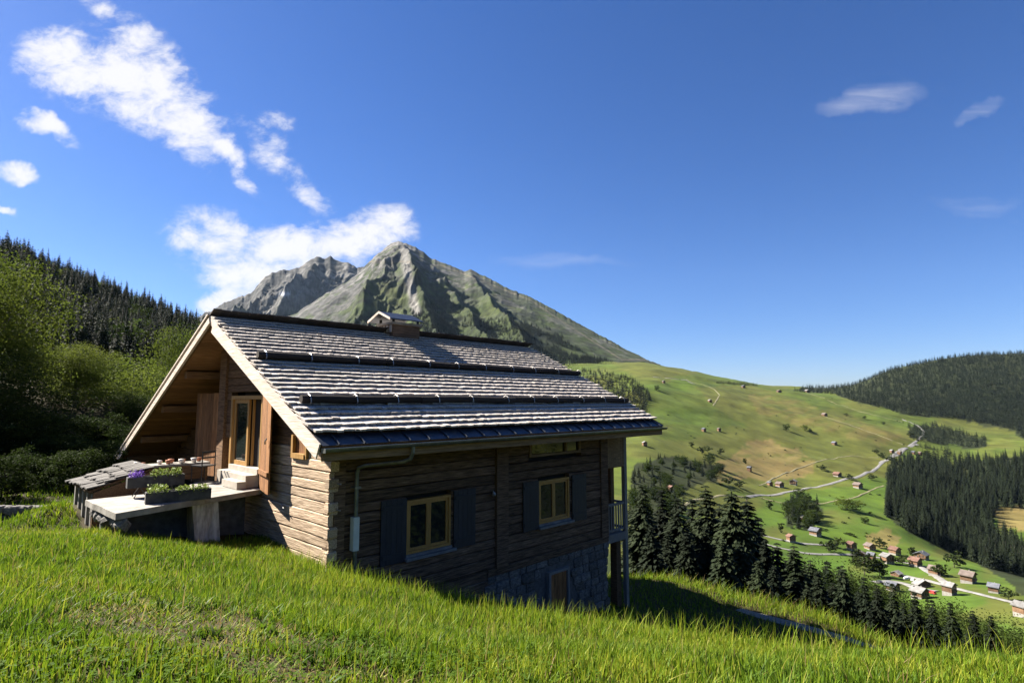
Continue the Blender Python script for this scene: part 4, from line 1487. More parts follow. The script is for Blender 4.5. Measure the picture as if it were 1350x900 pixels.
def planter(label, l, n, z, rz, L_, wire, seed, purple):
    t_ = wthing('flower_box', label, 'planter', l, n, z, rz)
    z0 = .20 if wire else 0
    b = MB().box(-L_ / 2, L_ / 2, -.11, -.085, z0, z0 + .22).box(-L_ / 2, L_ / 2, .085, .11, z0, z0 + .22).box(-L_ / 2, -L_ / 2 + .03, -.085, .085, z0, z0 + .22).box(L_ / 2 - .03, L_ / 2, -.085, .085, z0, z0 + .22).box(-L_ / 2 + .03, L_ / 2 - .03, -.085, .085, z0, z0 + .03)
    tobj('box', b, M['planter'], t_)
    tobj('soil', MB().box(-L_ / 2 + .03, L_ / 2 - .03, -.085, .085, z0 + .03, z0 + .17), M['soil'], t_)
    if wire:
        for xx in (-.28, .28):
            tobj('wire_leg', MB().tube([(xx - .12, -.14, 0), (xx, -.10, z0), (xx + .12, -.14, 0)], .009, 5).tube([(xx - .12, .14, 0), (xx, .10, z0), (xx + .12, .14, 0)], .009, 5).tube([(xx, -.1, z0 - .006), (xx, .1, z0 - .006)], .009, 5), M['black_iron'], t_)
    if purple:
        leaf_cloud(170, ((-L_ / 2 + .03, -L_ / 2 + .28), (-.12, .12), (z0 + .19, z0 + .36)), .05, M['purple'], 'purple_flowers', t_, 1, seed + 9)
        leaf_cloud(420, ((-.10, L_ / 2 - .04), (-.13, .13), (z0 + .17, z0 + .36)), .055, M['leaf_small'], 'foliage', t_, 1, seed)
    else:
        leaf_cloud(260, ((-L_ / 2 + .04, -.20), (-.13, .13), (z0 + .17, z0 + .36)), .055, M['leaf_small'], 'foliage', t_, 1, seed)
        leaf_cloud(420, ((-.05, L_ / 2 - .04), (-.13, .13), (z0 + .16, z0 + .30)), .055, M['leaf_small'], 'foliage', t_, 1, seed + 1)
    return t_


planter('long grey flower box with green plants standing on the slab edge', -1.92, -2.50, -2.0, R(-10), 1.15, False, 3, False)
planter('flower box with purple flowers raised on thin black wire legs', -2.05, -3.62, -2.0, R(-6), 1.05, True, 4, True)
# table against the wall with pots
tb = wthing('shelf_table', 'rough plank table with little pots beside the open left shutter', 'table', -1.15, -5.75, -2.0, R(-90))
tobj('table_top', MB().box(-.30, .26, -.80, .80, .40, .45), M['slab'], tb)
for xx in (-.26, .22):
    for yy in (-.72, .72):
        tobj('leg', MB().box(xx - .03, xx + .03, yy - .03, yy + .03, 0, .40), M['board_y'], tb)
tobj('apron', MB().box(.20, .23, -.69, .69, .05, .39), M['board_y'], tb)
for k, (dx, dy, r_, nm) in enumerate([(-.22, .35, .075, 1), (-.1, .18, .06, 0), (-.25, .12, .07, 1), (-.05, -.02, .07, 0), (-.22, -.10, .065, 0), (-.1, -.22, .06, 1), (-.05, .48, .065, 0), (-.1, -.60, .06, 1), (-.25, -.52, .05, 0)]):
    p = hw(-1.15 + dy * 1.3, -5.75 - dx - .1, -2.0 + .45)
    rr = r_
    me = MB().tube([(0, 0, 0), (0, 0, rr * .9), (0, 0, rr * 1.5), (0, 0, rr * 1.51), (0, 0, rr * .9)], [rr * .62, rr * .9, rr, rr * .85, rr * .7], 10).mesh('pot', M['terracotta'] if not nm else M['white_pot'], True)
    tag(obj('pot', me, None, tuple(p), (0, 0, random.random())), 'small pale pot on the plank table by the shutter' if nm else 'small terracotta pot on the plank table by the shutter', 'pot', 'pots on the plank table')
# chair behind it
chr_ = wthing('chair', 'dark slatted chair against the lower part of the left shutter', 'chair', -.62, -5.15, -2.012, R(200))
tobj('seat', MB().box(-.2, .2, -.2, .2, .40, .43), M['black_iron'], chr_)
for (xx, yy, h) in ((-.18, -.18, .4), (.18, -.18, .4), (-.18, .18, .78), (.18, .18, .78)):
    tobj('leg', MB().tube([(xx, yy, 0), (xx, yy, h)], .014, 6), M['black_iron'], chr_)
bk = tobj('backrest', MB().box(-.19, .19, .175, .19, .73, .78), M['black_iron'], chr_)
tobj('slat', MB().box(-.19, .19, .175, .19, .60, .64), M['black_iron'], bk)

# lean-to beside the terrace
lt = wthing('lean_to', 'low lean-to with a rough board roof beside the terrace', 'shed', 0, 0, 0)
EL, TL = (-3.10, -1.87), (-1.95, -1.49)      # (l, z) at the eave and at the top
n0, n1 = -4.42, -6.34


def ltp(l, n, h=0.0):
    k = (l - EL[0]) / (TL[0] - EL[0])
    return (l, -n, EL[1] + (TL[1] - EL[1]) * k + h)


tobj('deck', MB().hexa([ltp(EL[0] + .04, n0 - .05, -.08), ltp(TL[0], n0 - .05, -.08), ltp(TL[0], n1, -.08), ltp(EL[0] + .04, n1, -.08), ltp(EL[0] + .04, n0 - .05, -.03), ltp(TL[0], n0 - .05, -.03), ltp(TL[0], n1, -.03), ltp(EL[0] + .04, n1, -.03)]), M['board_y'], lt)
M['lt_shake'] = mat('shaded_grey_shake', (.035, .032, .03), (.14, .13, .12), 2.2, WX, .85, .6, None, .3, .2)  # grey boards, colour lowered to stand in for dappled tree shade
for i in range(4):
    l0 = EL[0] - .04 + i * .28
    n_ = n0
    while n_ > n1:
        w = random.uniform(.12, .24)
        a, b = l0 + random.uniform(-.05, .05), l0 + .42
        h = random.uniform(.0, .03)
        tobj('shake', MB().hexa([ltp(a, n_, .02 + h), ltp(b, n_, -.02), ltp(b, n_ - w + .01, -.02), ltp(a, n_ - w + .01, .02 + h), ltp(a, n_, .05 + h), ltp(b, n_, .0), ltp(b, n_ - w + .01, .0), ltp(a, n_ - w + .01, .05 + h)]), M['lt_shake'], lt)
        n_ -= w
for k in range(5):
    n_ = n0 - .15 - k * .45
    tobj('stake', MB().box(EL[0] + .10, EL[0] + .20, -n_ - .05, -n_ + .05, -2.9, -1.96), M['grey_wood'], lt)
tobj('side_wall', MB().hexa([(EL[0] + .1, -n0 - .02, -2.9), (TL[0], -n0 - .02, -2.9), (TL[0], -n0 + .04, -2.9), (EL[0] + .1, -n0 + .04, -2.9), ltp(EL[0] + .1, n0 + .02, -.09), ltp(TL[0], n0 + .02, -.09), ltp(TL[0], n0 - .04, -.09), ltp(EL[0] + .1, n0 - .04, -.09)]), M['board_y'], lt)
tobj('back_wall', MB().box(EL[0] + .35, EL[0] + .42, -n0, -n1, -2.9, -1.98), M['dark'], lt)
# plain low wall left of the lean-to
lw = empty('garden_wall', (-12.2, 14.6, -3.2), 0)
tag(lw, 'low dark stone wall edging the lawn beside the lean-to', 'wall')
wb = MB().box(-3.2, 1.6, -.1, .15, 0, .62)
tobj('core', wb, M['mortar'], lw)
for i in range(3):
    x = -3.2
    while x < 1.6:
        w = random.uniform(.2, .45)
        obj('stone', random.choice(_stone_meshes), lw, (x + w / 2, -.10, .13 + i * .21), (0, 0, random.choice((0, math.pi))), (w, .22, .22))
        x += w

# ================================================================ TREES
M['bark'] = mat('bark', (.05, .04, .03), (.12, .10, .08), 4, (6, 6, 1), .95, .6)
M['spruce'] = mat('spruce_needles', (.006, .011, .005), (.018, .026, .010), 1.3, (1, 1, 1), .8, 0, None, .35, .15, trans=.18)
M['spruce_far'] = mat('spruce_needles_far', (.007, .011, .006), (.017, .023, .011), .5, (1, 1, 1), .9, 0, None, .38, .1, trans=.12)
M['leaf'] = mat('broad_leaf', (.011, .021, .004), (.038, .055, .010), .9, (1, 1, 1), .75, 0, None, .25, .08, trans=.38)
M['leaf_shaded'] = mat('shade_toned_leaf', (.010, .019, .004), (.034, .050, .010), .9, (1, 1, 1), .8, 0, None, .25, .06, trans=.3)  # darker leaf copy: shade behind the lean-to put into the colour
M['leaf_light'] = mat('broad_leaf_sunlit', (.045, .071, .010), (.125, .152, .024), .9, (1, 1, 1), .75, 0, None, .2, .08, trans=.42)  # lighter leaf copy: sunlight on chosen crowns put into the colour
M['leaf_far'] = mat('broad_leaf_far', (.016, .025, .007), (.040, .054, .014), .4, (1, 1, 1), .8, 0, None, .3, .1, trans=.25)


def spruce_mesh(seed, whorls, bpw, twigs, mtl, tw=.16, droop=.35, slim=.17):
    """unit-height spruce; crown of many drooping sprays on whorled branches"""
    r_ = np.random.default_rng(seed)
    P, A, B, S = [], [], [], []
    for i in range(whorls):
        t = .05 + .94 * (i + r_.random() * .6) / whorls
        rad = slim * (1 - t) ** .82 * (1 + .16 * math.sin(t * 37 + seed)) + .006
        if t < .14:
            rad *= .55 + t * 3.2
        nb = bpw if t < .8 else max(3, bpw - 2)
        for k in range(nb):
            q = 2 * math.pi * (k / nb + r_.random() * .8 / nb) + i * 1.9
            rr = rad * r_.uniform(.62, 1.14)
            dx, dy = math.cos(q), math.sin(q)
            for m_ in range(twigs):
                f = (m_ + .45 + r_.random() * .5) / twigs
                zz = t - droop * rr * f ** 1.4 * 1.05 + .10 * rr * max(0, f - .7)
                P.append((dx * rr * f, dy * rr * f, zz))
                side = r_.uniform(-1, 1)
                vx, vy = dx * .8 - dy * side * .9, dy * .8 + dx * side * .9
                vz_ = -.55 - .35 * r_.random()
                n = math.sqrt(vx * vx + vy * vy + vz_ * vz_)
                A.append((vx / n, vy / n, vz_ / n))
                S.append(rr * r_.uniform(.30, .52) * (1.15 - .4 * f) + .006)
    P, A, S = np.array(P), np.array(A), np.array(S)
    B = np.cross(A, r_.normal(size=A.shape) * .35 + np.array([0, 0, 1.]))
    B /= np.linalg.norm(B, axis=1)[:, None] + 1e-9
    s = S[:, None]
    w = tw / .16 * .30
    V = np.stack([P - A * s * .35, P + A * s * .15 - B * s * w, P + A * s * .95, P + A * s * .15 + B * s * w], 1).reshape(-1, 3)
    F = np.arange(len(V)).reshape(-1, 4)
    return mesh_from('crown', V, F, mtl)


def trunk_mesh(h, r0, seed, limbs=0, bend=.03, lr=.35):
    r_ = random.Random(seed)
    mb = MB()
    pts = [(bend * math.sin(k * 1.1 + seed) * k / 5 * h * .3, bend * math.cos(k * 1.7 + seed) * k / 5 * h * .3, -.03 * h + h * 1.03 * k / 5) for k in range(6)]
    mb.tube(pts, [r0 * (1 - .85 * k / 5) for k in range(6)], 7)
    for i in range(limbs):
        z0 = h * r_.uniform(.35, .85)
        q = r_.random() * 6.28
        L_ = lr * h * r_.uniform(.5, 1)
        p0 = np.array([0, 0, z0])
        p2 = p0 + np.array([math.cos(q) * L_, math.sin(q) * L_, L_ * .7])
        p1 = (p0 + p2) / 2 + np.array([0, 0, -.08 * L_])
        mb.tube([p0, p1, p2], [r0 * .38, r0 * .25, r0 * .08], 5)
    return mb.mesh('trunk', M['bark'], True)


def broad_mesh(seed, clumps, leaves, size, shape=(1, 1, 1), mtl=None, low=.12, lean=.6):
    """unit-height broadleaf crown: leaves in clumps over an uneven volume with gaps"""
    r_ = np.random.default_rng(seed)
    P = []
    for k in range(clumps):
        v = r_.normal(size=3)
        v /= np.linalg.norm(v)
        rad = r_.random() ** .38
        lobe = 1 + .22 * math.sin(3 * math.atan2(v[1], v[0]) + seed) + .14 * math.sin(5 * v[2] + seed * 2)
        cpt = v * rad * lobe * np.array([.36 * shape[0], .36 * shape[1], (.5 - low / 2) * shape[2]])
        cpt[2] += low + (.5 - low / 2)
        cs = r_.uniform(.026, .066)
        n = max(4, int(leaves * (cs / .046) ** 2))
        g = r_.normal(size=(n, 3)) * cs * np.array([1.15, 1.15, .62])
        P.append(cpt + g)
    P = np.concatenate(P)
    P = P[P[:, 2] > .02]
    V, F = leaf_quads(P, r_, size * (.6 + .8 * r_.random(len(P))), lean)
    return mesh_from('crown', V, F, mtl or M['leaf'])


SPR = [spruce_mesh(10 + k, 52, 11, 9, M['spruce'], slim=(.15, .17, .19, .16, .14)[k]) for k in range(5)]
SPR_MID = [spruce_mesh(30 + k, 30, 8, 4, M['spruce'], tw=.19, slim=(.14, .17, .155, .19, .13, .165)[k]) for k in range(6)]
SPR_FAR = [spruce_mesh(50 + k, 12, 6, 2, M['spruce_far'], tw=.38, slim=(.17, .20, .185, .22)[k]) for k in range(4)]
TRK = [trunk_mesh(.97, .013, k, 0, .0) for k in range(2)]
TRB = [trunk_mesh(.75, .024, k, 7, .10) for k in range(4)]
BRD = [broad_mesh(70 + k, 260, 118, .0155, ((1, 1, 1), (1.15, 1.1, .95), (.95, 1, 1.05), (1.3, 1.25, .9))[k], M['leaf_light'] if k == 2 else M['leaf']) for k in range(4)]
BRD_MID = [broad_mesh(90 + k, 90, 30, .055, ((1, 1, 1), (1.2, 1.2, .95), (.85, .85, 1.05))[k], (M['leaf'], M['leaf_light'], M['leaf'])[k]) for k in range(3)]
BRD_FAR = [broad_mesh(110 + k, 26, 11, .15, ((1, 1, 1), (1.25, 1.25, .9), (.8, .8, 1.0))[k], M['leaf_far']) for k in range(3)]
BUSH = [broad_mesh(130 + k, 150, 70, .038, (1.5, 1.5, 1), M['leaf_shaded'], low=.0) for k in range(3)]


def tree(name, label, cat, crown, trunk, loc, h, wide=1.0, group=None, rz=None):
    t_ = empty(name, tuple(loc), random.random() * 6.28 if rz is None else rz)
    t_.scale = (h * wide, h * wide, h)
    tag(t_, label, cat, group)
    obj('crown', crown, t_)
    obj('trunk', trunk, t_)
    return t_


def gnd(x, y):
    """land height: near bank or valley, whichever lies on top"""
    zs = []
    if -31 < x < 23 and -8 < y < 34:
        zs.append(float(near_z(np.array([x]), np.array([y]))[0]))
    if y > 21:
        zs.append(float(valley_z(np.array([x / y]), np.array([y]))[0]))
    return max(zs)


def top_at(px, py_top, d, kind, variants, trunks, label, name, cat='tree', wide=1.0, group=None, sink=0.0, hmin=2.0):
    """tree at distance d on bearing px whose tip reaches py_top"""
    A, m = dir_of(px, py_top)
    x, y = A * d, d
    zg = gnd(x, y)
    h = max(m * d - zg, hmin)
    return tree(name, label, cat, variants[2] if ('sunlit' in label or 'bright' in label or 'pale' in label) else random.choice(variants[:2]), random.choice(trunks), (x, y, zg - .15 - sink), h + .15 + sink, wide, group)


n_spruce = 0
# spruces on the drop below the chalet
for px, py, d, w in [(846, 634, 36, 1.5), (872, 640, 40, 1.4), (893, 652, 33, 1.7), (912, 652, 44, 1.4), (930, 636, 38, 1.5), (948, 660, 46, 1.4), (964, 640, 36, 1.6), (984, 650, 42, 1.5), (999, 676, 44, 1.4),
                     (1008, 706, 38, 1.5), (1024, 712, 45, 1.4), (1046, 716, 40, 1.7), (832, 668, 50, 1.4), (1068, 735, 48, 1.5), (905, 700, 28, 1.7), (952, 706, 29, 1.8), (858, 690, 27, 1.7), (1020, 745, 33, 1.7), (880, 700, 31, 1.7), (975, 715, 32, 1.8), (930, 690, 33, 1.7), (1000, 735, 30, 1.8), (1050, 760, 34, 1.6), (1078, 748, 38, 1.5), (1098, 765, 41, 1.5), (1035, 735, 50, 1.4), (1090, 735, 60, 1.3), (1112, 752, 56, 1.3), (1130, 775, 44, 1.4), (1064, 770, 31, 1.7), (1110, 742, 36, 1.2), (1138, 756, 38, 1.1), (1156, 768, 34, 1.2), (1176, 764, 40, 1.05), (1205, 776, 36, 1.15), (1190, 790, 33, 1.2), (1228, 786, 39, 1.05), (1252, 790, 35, 1.15), (1282, 802, 37, 1.1), (1306, 808, 34, 1.15)]:
    top_at(px, py, d, 0, SPR, TRK, 'tall dark spruce on the steep drop below the chalet balcony', 'spruce_tree', 'tree', w, 'spruces below the chalet')
    n_spruce += 1
# light leafy trees among and right of them
for px, py, d, w, lab in [(1098, 752, 52, 1.0, 'rounded leafy tree where the spruces end on the drop'), (1120, 748, 58, 1.1, 'taller leafy tree above the path bank'),
                          (1145, 770, 50, 1.2, 'broad leafy tree on the drop beyond the gravel path'), (1165, 778, 60, .9, None), (1182, 772, 55, .9, None), (1200, 790, 48, 1.2, None), (1228, 792, 56, .9, None),
                          (1218, 800, 42, 1.2, None), (1250, 800, 46, 1.1, None), (1278, 804, 50, 1.2, None), (1300, 806, 42, 1.3, None), (1318, 822, 40, 1.1, None), (1160, 805, 38, 1.3, None), (1262, 822, 36, 1.3, None)]:
    top_at(px, py + (13 if px > 1110 else 5), d + 7, 0, BRD, TRB, lab or 'leafy tree in the thicket below the grass crest', 'broadleaf_tree', 'tree', w, 'leafy trees below the crest')
for px, py, d in [(1075, 745, 70), (1088, 738, 75), (1060, 735, 80), (1105, 742, 85), (1045, 728, 78), (1122, 752, 88), (1180, 785, 68), (1222, 785, 70)]:
    top_at(px, py, d, 0, SPR, TRK, 'slim spruce behind the leafy thicket under the village', 'spruce_tree', 'tree', .85, 'slim spruces behind the thicket')
    n_spruce += 1

# left of the chalet: leafy trees and shrubs in front of the wooded hill
for px, py, d, w, lab in [(-2, 335, 24, .75, 'tall leafy tree with sunlit yellow-green crown at the wood edge'), (-75, 330, 27, .9, None),
                          (105, 452, 31, 1.25, 'round leafy tree with a bright top between wood edge and chalet'), (150, 470, 34, 1.15, 'leafy tree crowded behind the round bright-topped one'), (60, 470, 35, 1.2, None), (176, 520, 30, 1.3, None),
                          (34, 440, 30, 1.1, None), (-10, 470, 22, 1.3, None), (205, 530, 42, 1.0, None), (243, 432, 60, .55, 'pale leafy tree rising behind the roof edge of the chalet'), (268, 428, 70, .45, None), (222, 490, 55, .7, None)]:
    top_at(px, py, d, 0, BRD, TRB, lab or 'leafy tree at the foot of the wooded hill', 'broadleaf_tree', 'tree', w, 'leafy trees at the foot of the hill')
for px, py, d in [(20, 560, 22), (70, 575, 21), (115, 580, 21), (150, 590, 22), (-30, 555, 20), (45, 600, 18.5), (95, 612, 18), (130, 612, 19), (175, 560, 26), (5, 625, 16.5), (200, 570, 28), (185, 585, 23), (215, 545, 33), (160, 555, 27), (130, 545, 27), (100, 550, 26), (60, 545, 26), (15, 530, 26)]:
    top_at(px, py, d, 0, BUSH, TRB, 'dense dark shrub in the shade behind the lean-to', 'shrub', 'shrub', 1.1, 'shrubs in the shade behind the lean-to', hmin=1.2)

# ---- wooded hill on the left: every spruce that shows
hill = []
tries = 0
while len(hill) < 205 and tries < 6000:
    tries += 1
    px = random.uniform(-70, 292)
    d = math.exp(random.uniform(math.log(205), math.log(640)))
    A = (px - 675) / FPX / math.cos(TH)
    zg = float(valley_z(np.array([A]), np.array([d]))[0])
    x, y = A * d, d
    sp_ = 3.2 + d * .012
    if any((x - a) ** 2 + (y - b) ** 2 < sp_ ** 2 for a, b, *_ in hill):
        continue
    # hidden behind the rise ahead of it
    dd_ = np.linspace(60, d * .97, 40)
    if (valley_z(np.full(40, A), dd_) / dd_).max() > (zg + 14) / d:
        continue
    hill.append((x, y, zg))
for (x, y, zg) in hill:
    h = random.uniform(17, 27)
    if random.random() < .12:
        tree('broadleaf_tree', 'pale green leafy tree standing among the spruces of the wooded hill', 'tree', random.choice(BRD_MID), random.choice(TRB), (x, y, zg - .5), h * .75, random.uniform(.9, 1.2), 'leafy trees on the wooded hill')
    else:
        tree('spruce_tree', 'dark spruce on the wooded hill behind the chalet', 'tree', random.choice(SPR_MID), random.choice(TRK), (x, y, zg - .5), h, random.uniform(.85, 1.1), 'spruces on the wooded hill')
        n_spruce += 1


# ---- forests that read as one mass: points carrying instances
def forest(name, pts, scl, idx, sources, kind_label=None):
    src = bpy.data.collections.new(name + '_kinds')
    for k, me in enumerate(sources):
        src.objects.link(bpy.data.objects.new('%s_kind_%02d' % (name, k), me))
    me = bpy.data.meshes.new(name)
    P = np.array(pts, dtype=np.float32)
    me.vertices.add(len(P))
    me.vertices.foreach_set('co', P.ravel())
    a = me.attributes.new('scl', 'FLOAT_VECTOR', 'POINT')
    a.data.foreach_set('vector', np.array(scl, dtype=np.float32).ravel())
    a = me.attributes.new('rot', 'FLOAT_VECTOR', 'POINT')
    r3 = np.zeros((len(P), 3), dtype=np.float32)
    r3[:, 2] = rng.uniform(0, 6.28, len(P))
    a.data.foreach_set('vector', r3.ravel())
    a = me.attributes.new('idx', 'INT', 'POINT')
    a.data.foreach_set('value', np.array(idx, dtype=np.int32))
    o = obj(name, me)
    ng = bpy.data.node_groups.new(name, 'GeometryNodeTree')
    ng.interface.new_socket('Geometry', in_out='INPUT', socket_type='NodeSocketGeometry')
    ng.interface.new_socket('Geometry', in_out='OUTPUT', socket_type='NodeSocketGeometry')
    N = ng.nodes
    gi, go = N.new('NodeGroupInput'), N.new('NodeGroupOutput')
    ci = N.new('GeometryNodeCollectionInfo')
    ci.inputs['Collection'].default_value = src
    ci.inputs['Separate Children'].default_value = True
    ci.inputs['Reset Children'].default_value = True
    ip = N.new('GeometryNodeInstanceOnPoints')
    ip.inputs['Pick Instance'].default_value = True

    def na(nm, ty):
        n = N.new('GeometryNodeInputNamedAttribute')
        n.data_type = ty
        n.inputs['Name'].default_value = nm
        return n.outputs['Attribute']
    L = ng.links
    L.new(gi.outputs[0], ip.inputs['Points'])
    L.new(ci.outputs[0], ip.inputs['Instance'])
    L.new(na('idx', 'INT'), ip.inputs['Instance Index'])
    L.new(na('rot', 'FLOAT_VECTOR'), ip.inputs['Rotation'])
    L.new(na('scl', 'FLOAT_VECTOR'), ip.inputs['Scale'])
    L.new(ip.outputs[0], go.inputs[0])
    md = o.modifiers.new('scatter', 'NODES')
    md.node_group = ng
    o['kind'] = 'stuff'
    return o


def sample_poly(poly, n, spacing, dmin=200, jit=0):
    """ground points for trees whose feet stand in the polygon of the photograph; spacing in metres"""
    P = np.array(poly, float)
    lo, hi = P.min(0), P.max(0)
    cell = {}
    out = []
    k = 0
    while len(out) < n and k < n * 7:
        k += 1
        px, py = random.uniform(lo[0], hi[0]), random.uniform(lo[1], hi[1])
        if not inpoly(np.array([px]), np.array([py]), poly)[0]:
            continue
        p = hit(px, py, dmin)
        if p[1] > 2700:
            continue
        key = (int(p[0] // spacing), int(p[1] // spacing))
        if cell.get(key, 0) >= 1:
            continue
        cell[key] = 1
        out.append(p)
    return out


def mass(name, pts, hr, wide, sources, lab):
    scl, idx = [], []
    for p in pts:
        h = random.uniform(*hr) * (1 + .25 * (random.random() - .5))
        w = random.uniform(*wide)
        scl.append((h * w, h * w, h))
        idx.append(random.randrange(len(sources)))
    q = np.array(pts)
    q[:, 2] -= .8
    o = forest(name, q, scl, idx, sources)
    o['label'] = lab
    o['category'] = 'forest'
    return o


# wooded hill: the trees the individual ones leave uncovered
pts = []
for _ in range(2600):
    px = random.uniform(-330, 300)
    d = math.exp(random.uniform(math.log(190), math.log(700)))
    A = (px - 675) / FPX / math.cos(TH)
    pts.append((A * d, d, float(valley_z(np.array([A]), np.array([d]))[0])))
mass('hill_forest', pts, (13, 22), (.9, 1.15), SPR_MID, 'dense spruce wood filling the hill behind the chalet')

pts = sample_poly(F_HILL, 5200, 6.5, 900)
mass('far_hill_forest', pts, (13, 21), (1.0, 1.4), SPR_FAR, 'dark spruce forest covering the far rounded hill across the valley')
pts = sample_poly(F_SLOPE, 1500, 5.5, 440)
big = sorted(pts, key=lambda p: p[1])
for p in big[:max(0, 292 - n_spruce)]:
    tree('spruce_tree', 'dark spruce in the front rows of the wood below the village meadow', 'tree', random.choice(SPR_MID), TRK[0], (p[0], p[1], p[2] - .5), random.uniform(15, 24), random.uniform(.85, 1.15), 'spruces of the wood below the village meadow')
mass('valley_forest', big[max(0, 292 - n_spruce):], (15, 25), (.85, 1.15), SPR_MID, 'dark mixed wood filling the gully beyond the village meadow')
pts = sample_poly(F_LOW, 85, 11, 300) + sample_poly(F_CLUMP, 40, 7, 300)
mass('hamlet_wood', pts, (7, 15), (1.0, 1.4), SPR_MID[:3] + [BRD_MID[0], BRD_MID[2]], 'small dark woods on the meadow slope above the spruces')
pts = sample_poly(F_ROW, 240, 8, 800) + sample_poly(F_GULLY, 60, 8, 700) + sample_poly([(765, 488), (800, 490), (835, 500), (858, 522), (850, 545), (810, 540), (775, 515)], 520, 4.5, 700)
mass('far_tree_rows', pts, (10, 17), (1.1, 1.5), SPR_FAR, 'rows of dark trees along the stream at the foot of the far hill')

# forest on the flank of the mountain
PX, PY, tt = MT_P
pool = []
for poly, n in (([(560, 402), (590, 395), (640, 425), (700, 432), (760, 458), (800, 490), (850, 522), (840, 535), (760, 530), (690, 500), (600, 470), (545, 450)], 4200),
                ([(640, 420), (690, 425), (745, 440), (740, 450), (690, 445), (640, 436)], 700), ([(765, 470), (800, 476), (850, 515), (830, 525), (770, 500)], 1500), ([(540, 410), (600, 430), (620, 460), (560, 460)], 900)):
    msk = np.argwhere(inpoly(PX, PY, poly))
    msk = msk[(msk[:, 0] < MT_V.shape[0] - 1) & (msk[:, 1] < MT_V.shape[1] - 1)]
    if len(msk):
        ij = msk[rng.integers(0, len(msk), n)]
        fu, fv = rng.random((n, 1)), rng.random((n, 1))
        i, j = ij[:, 0], ij[:, 1]
        pool.append((MT_V[i, j] * (1 - fu) + MT_V[i + 1, j] * fu) * (1 - fv) + (MT_V[i, j + 1] * (1 - fu) + MT_V[i + 1, j + 1] * fu) * fv)
q = np.concatenate(pool)
keep = fbm(q[:, 0] / 120, q[:, 1] / 120, 5, 4) > .40
mass('mountain_forest', q[keep], (14, 22), (1.0, 1.4), SPR_FAR, 'dark spruce belt climbing the flank of the mountain')
# a thin row of trees on the skyline pasture
pts = [hit(px, 505 + (px - 945) * .06, 1200) for px in np.linspace(945, 998, 36)]
mass('skyline_trees', pts, (8, 13), (1.3, 1.8), SPR_FAR, 'thin dark row of trees on the skyline pasture')

# single trees and hedges on the meadows
for px, py, h, w, v, lab in [(1037, 568, 13, 1.3, 0, 'round dark tree alone on the upper meadow'), (1061, 568, 13, 1.2, 1, 'round tree with a smaller one beside it on the upper meadow'), (1068, 571, 10, 1.2, 2, 'small tree beside a round tree on the upper meadow'),
                             (1117, 672, 13, 2.3, 1, 'broad dark bush alone on the lush lower meadow'), (1141, 690, 6, 1.6, 0, 'little tree on the lush lower meadow near the bare patch'), (866, 515, 12, 1.2, 0, 'dark tree on the high meadow beside the farm track'),
                             (925, 598, 10, 1.2, 0, None), (933, 596, 9, 1.4, 1, None), (912, 590, 8, 1.4, 2, None), (950, 600, 10, 1.1, 0, None), (960, 640, 10, 1.3, 1, None), (975, 643, 8, 1.6, 0, None), (1015, 672, 9, 1.1, 2, None),
                             (1150, 633, 9, 1.3, 1, None), (1163, 605, 12, 1.2, 0, None), (1172, 609, 12, 1.3, 1, None), (1182, 613, 11, 1.2, 2, None), (1222, 602, 12, 1.4, 0, None), (1155, 598, 9, 1.3, 1, None),
                             (1240, 760, 9, 1.3, 0, None), (1258, 748, 11, 1.2, 1, None), (1160, 760, 12, 1.2, 0, None), (1140, 758, 13, 1.2, 1, None), (1130, 748, 12, 1.3, 2, None),
                             (1104, 722, 8, 1.5, 0, None), (1092, 726, 8, 1.6, 1, None), (1203, 733, 7, 1.5, 2, None), (1160, 722, 8, 1.5, 0, None), (1330, 790, 6, 1.2, 1, None), (1030, 702, 8, .9, 2, None), (1190, 745, 8, 1.3, 1, None),
                             (982, 612, 9, .8, 0, None), (1083, 620, 8, 1.8, 1, None), (1120, 632, 8, 1.5, 0, None), (1200, 575, 10, 1.4, 1, None), (1165, 560, 8, 1.6, 2, None), (1140, 552, 8, 1.5, 0, None), (1115, 548, 7, 1.8, 1, None)]:
    p = hit(px, py, 200)
    tree('meadow_tree', lab or 'small leafy tree standing by the valley lanes and chalets', 'tree', BRD_FAR[v] if lab is None else BRD_MID[v], TRB[v], (p[0], p[1], p[2] - .4), h, w, None if lab else 'small trees by the valley lanes')

pts = []
for _ in range(220):
    px, py = random.uniform(880, 1210), random.uniform(520, 720)
    if any(inpoly(np.array([px]), np.array([py]), P)[0] for P in FORESTS):
        continue
    p = hit(px, py, 250)
    if fbm(p[0] / 90, p[1] / 90, 55, 3) > .52:
        pts.append(p)
mass('meadow_shrubs', pts, (1.2, 2.8), (1.4, 2.2), BRD_FAR, 'scattered low bushes and tussocks on the meadow slopes')

# trees down the slope on the sheltered side: they stand out of the picture and show in the window panes
for k in range(11):
    a_ = R(72 + k * 4.4)
    r__ = 34 + 13 * (k % 3)
    tree('broadleaf_tree' if k % 2 else 'spruce_tree', 'tree down the slope facing the long shaded wall of the chalet', 'tree', BRD[k % 2] if k % 2 else SPR[k % 5], TRB[0] if k % 2 else TRK[0],
         (r__ * math.sin(a_), r__ * math.cos(a_), -18 - .2 * r__), 22 + 3 * (k % 4), 1.1 if k % 2 else 1.4, 'trees facing the long wall')

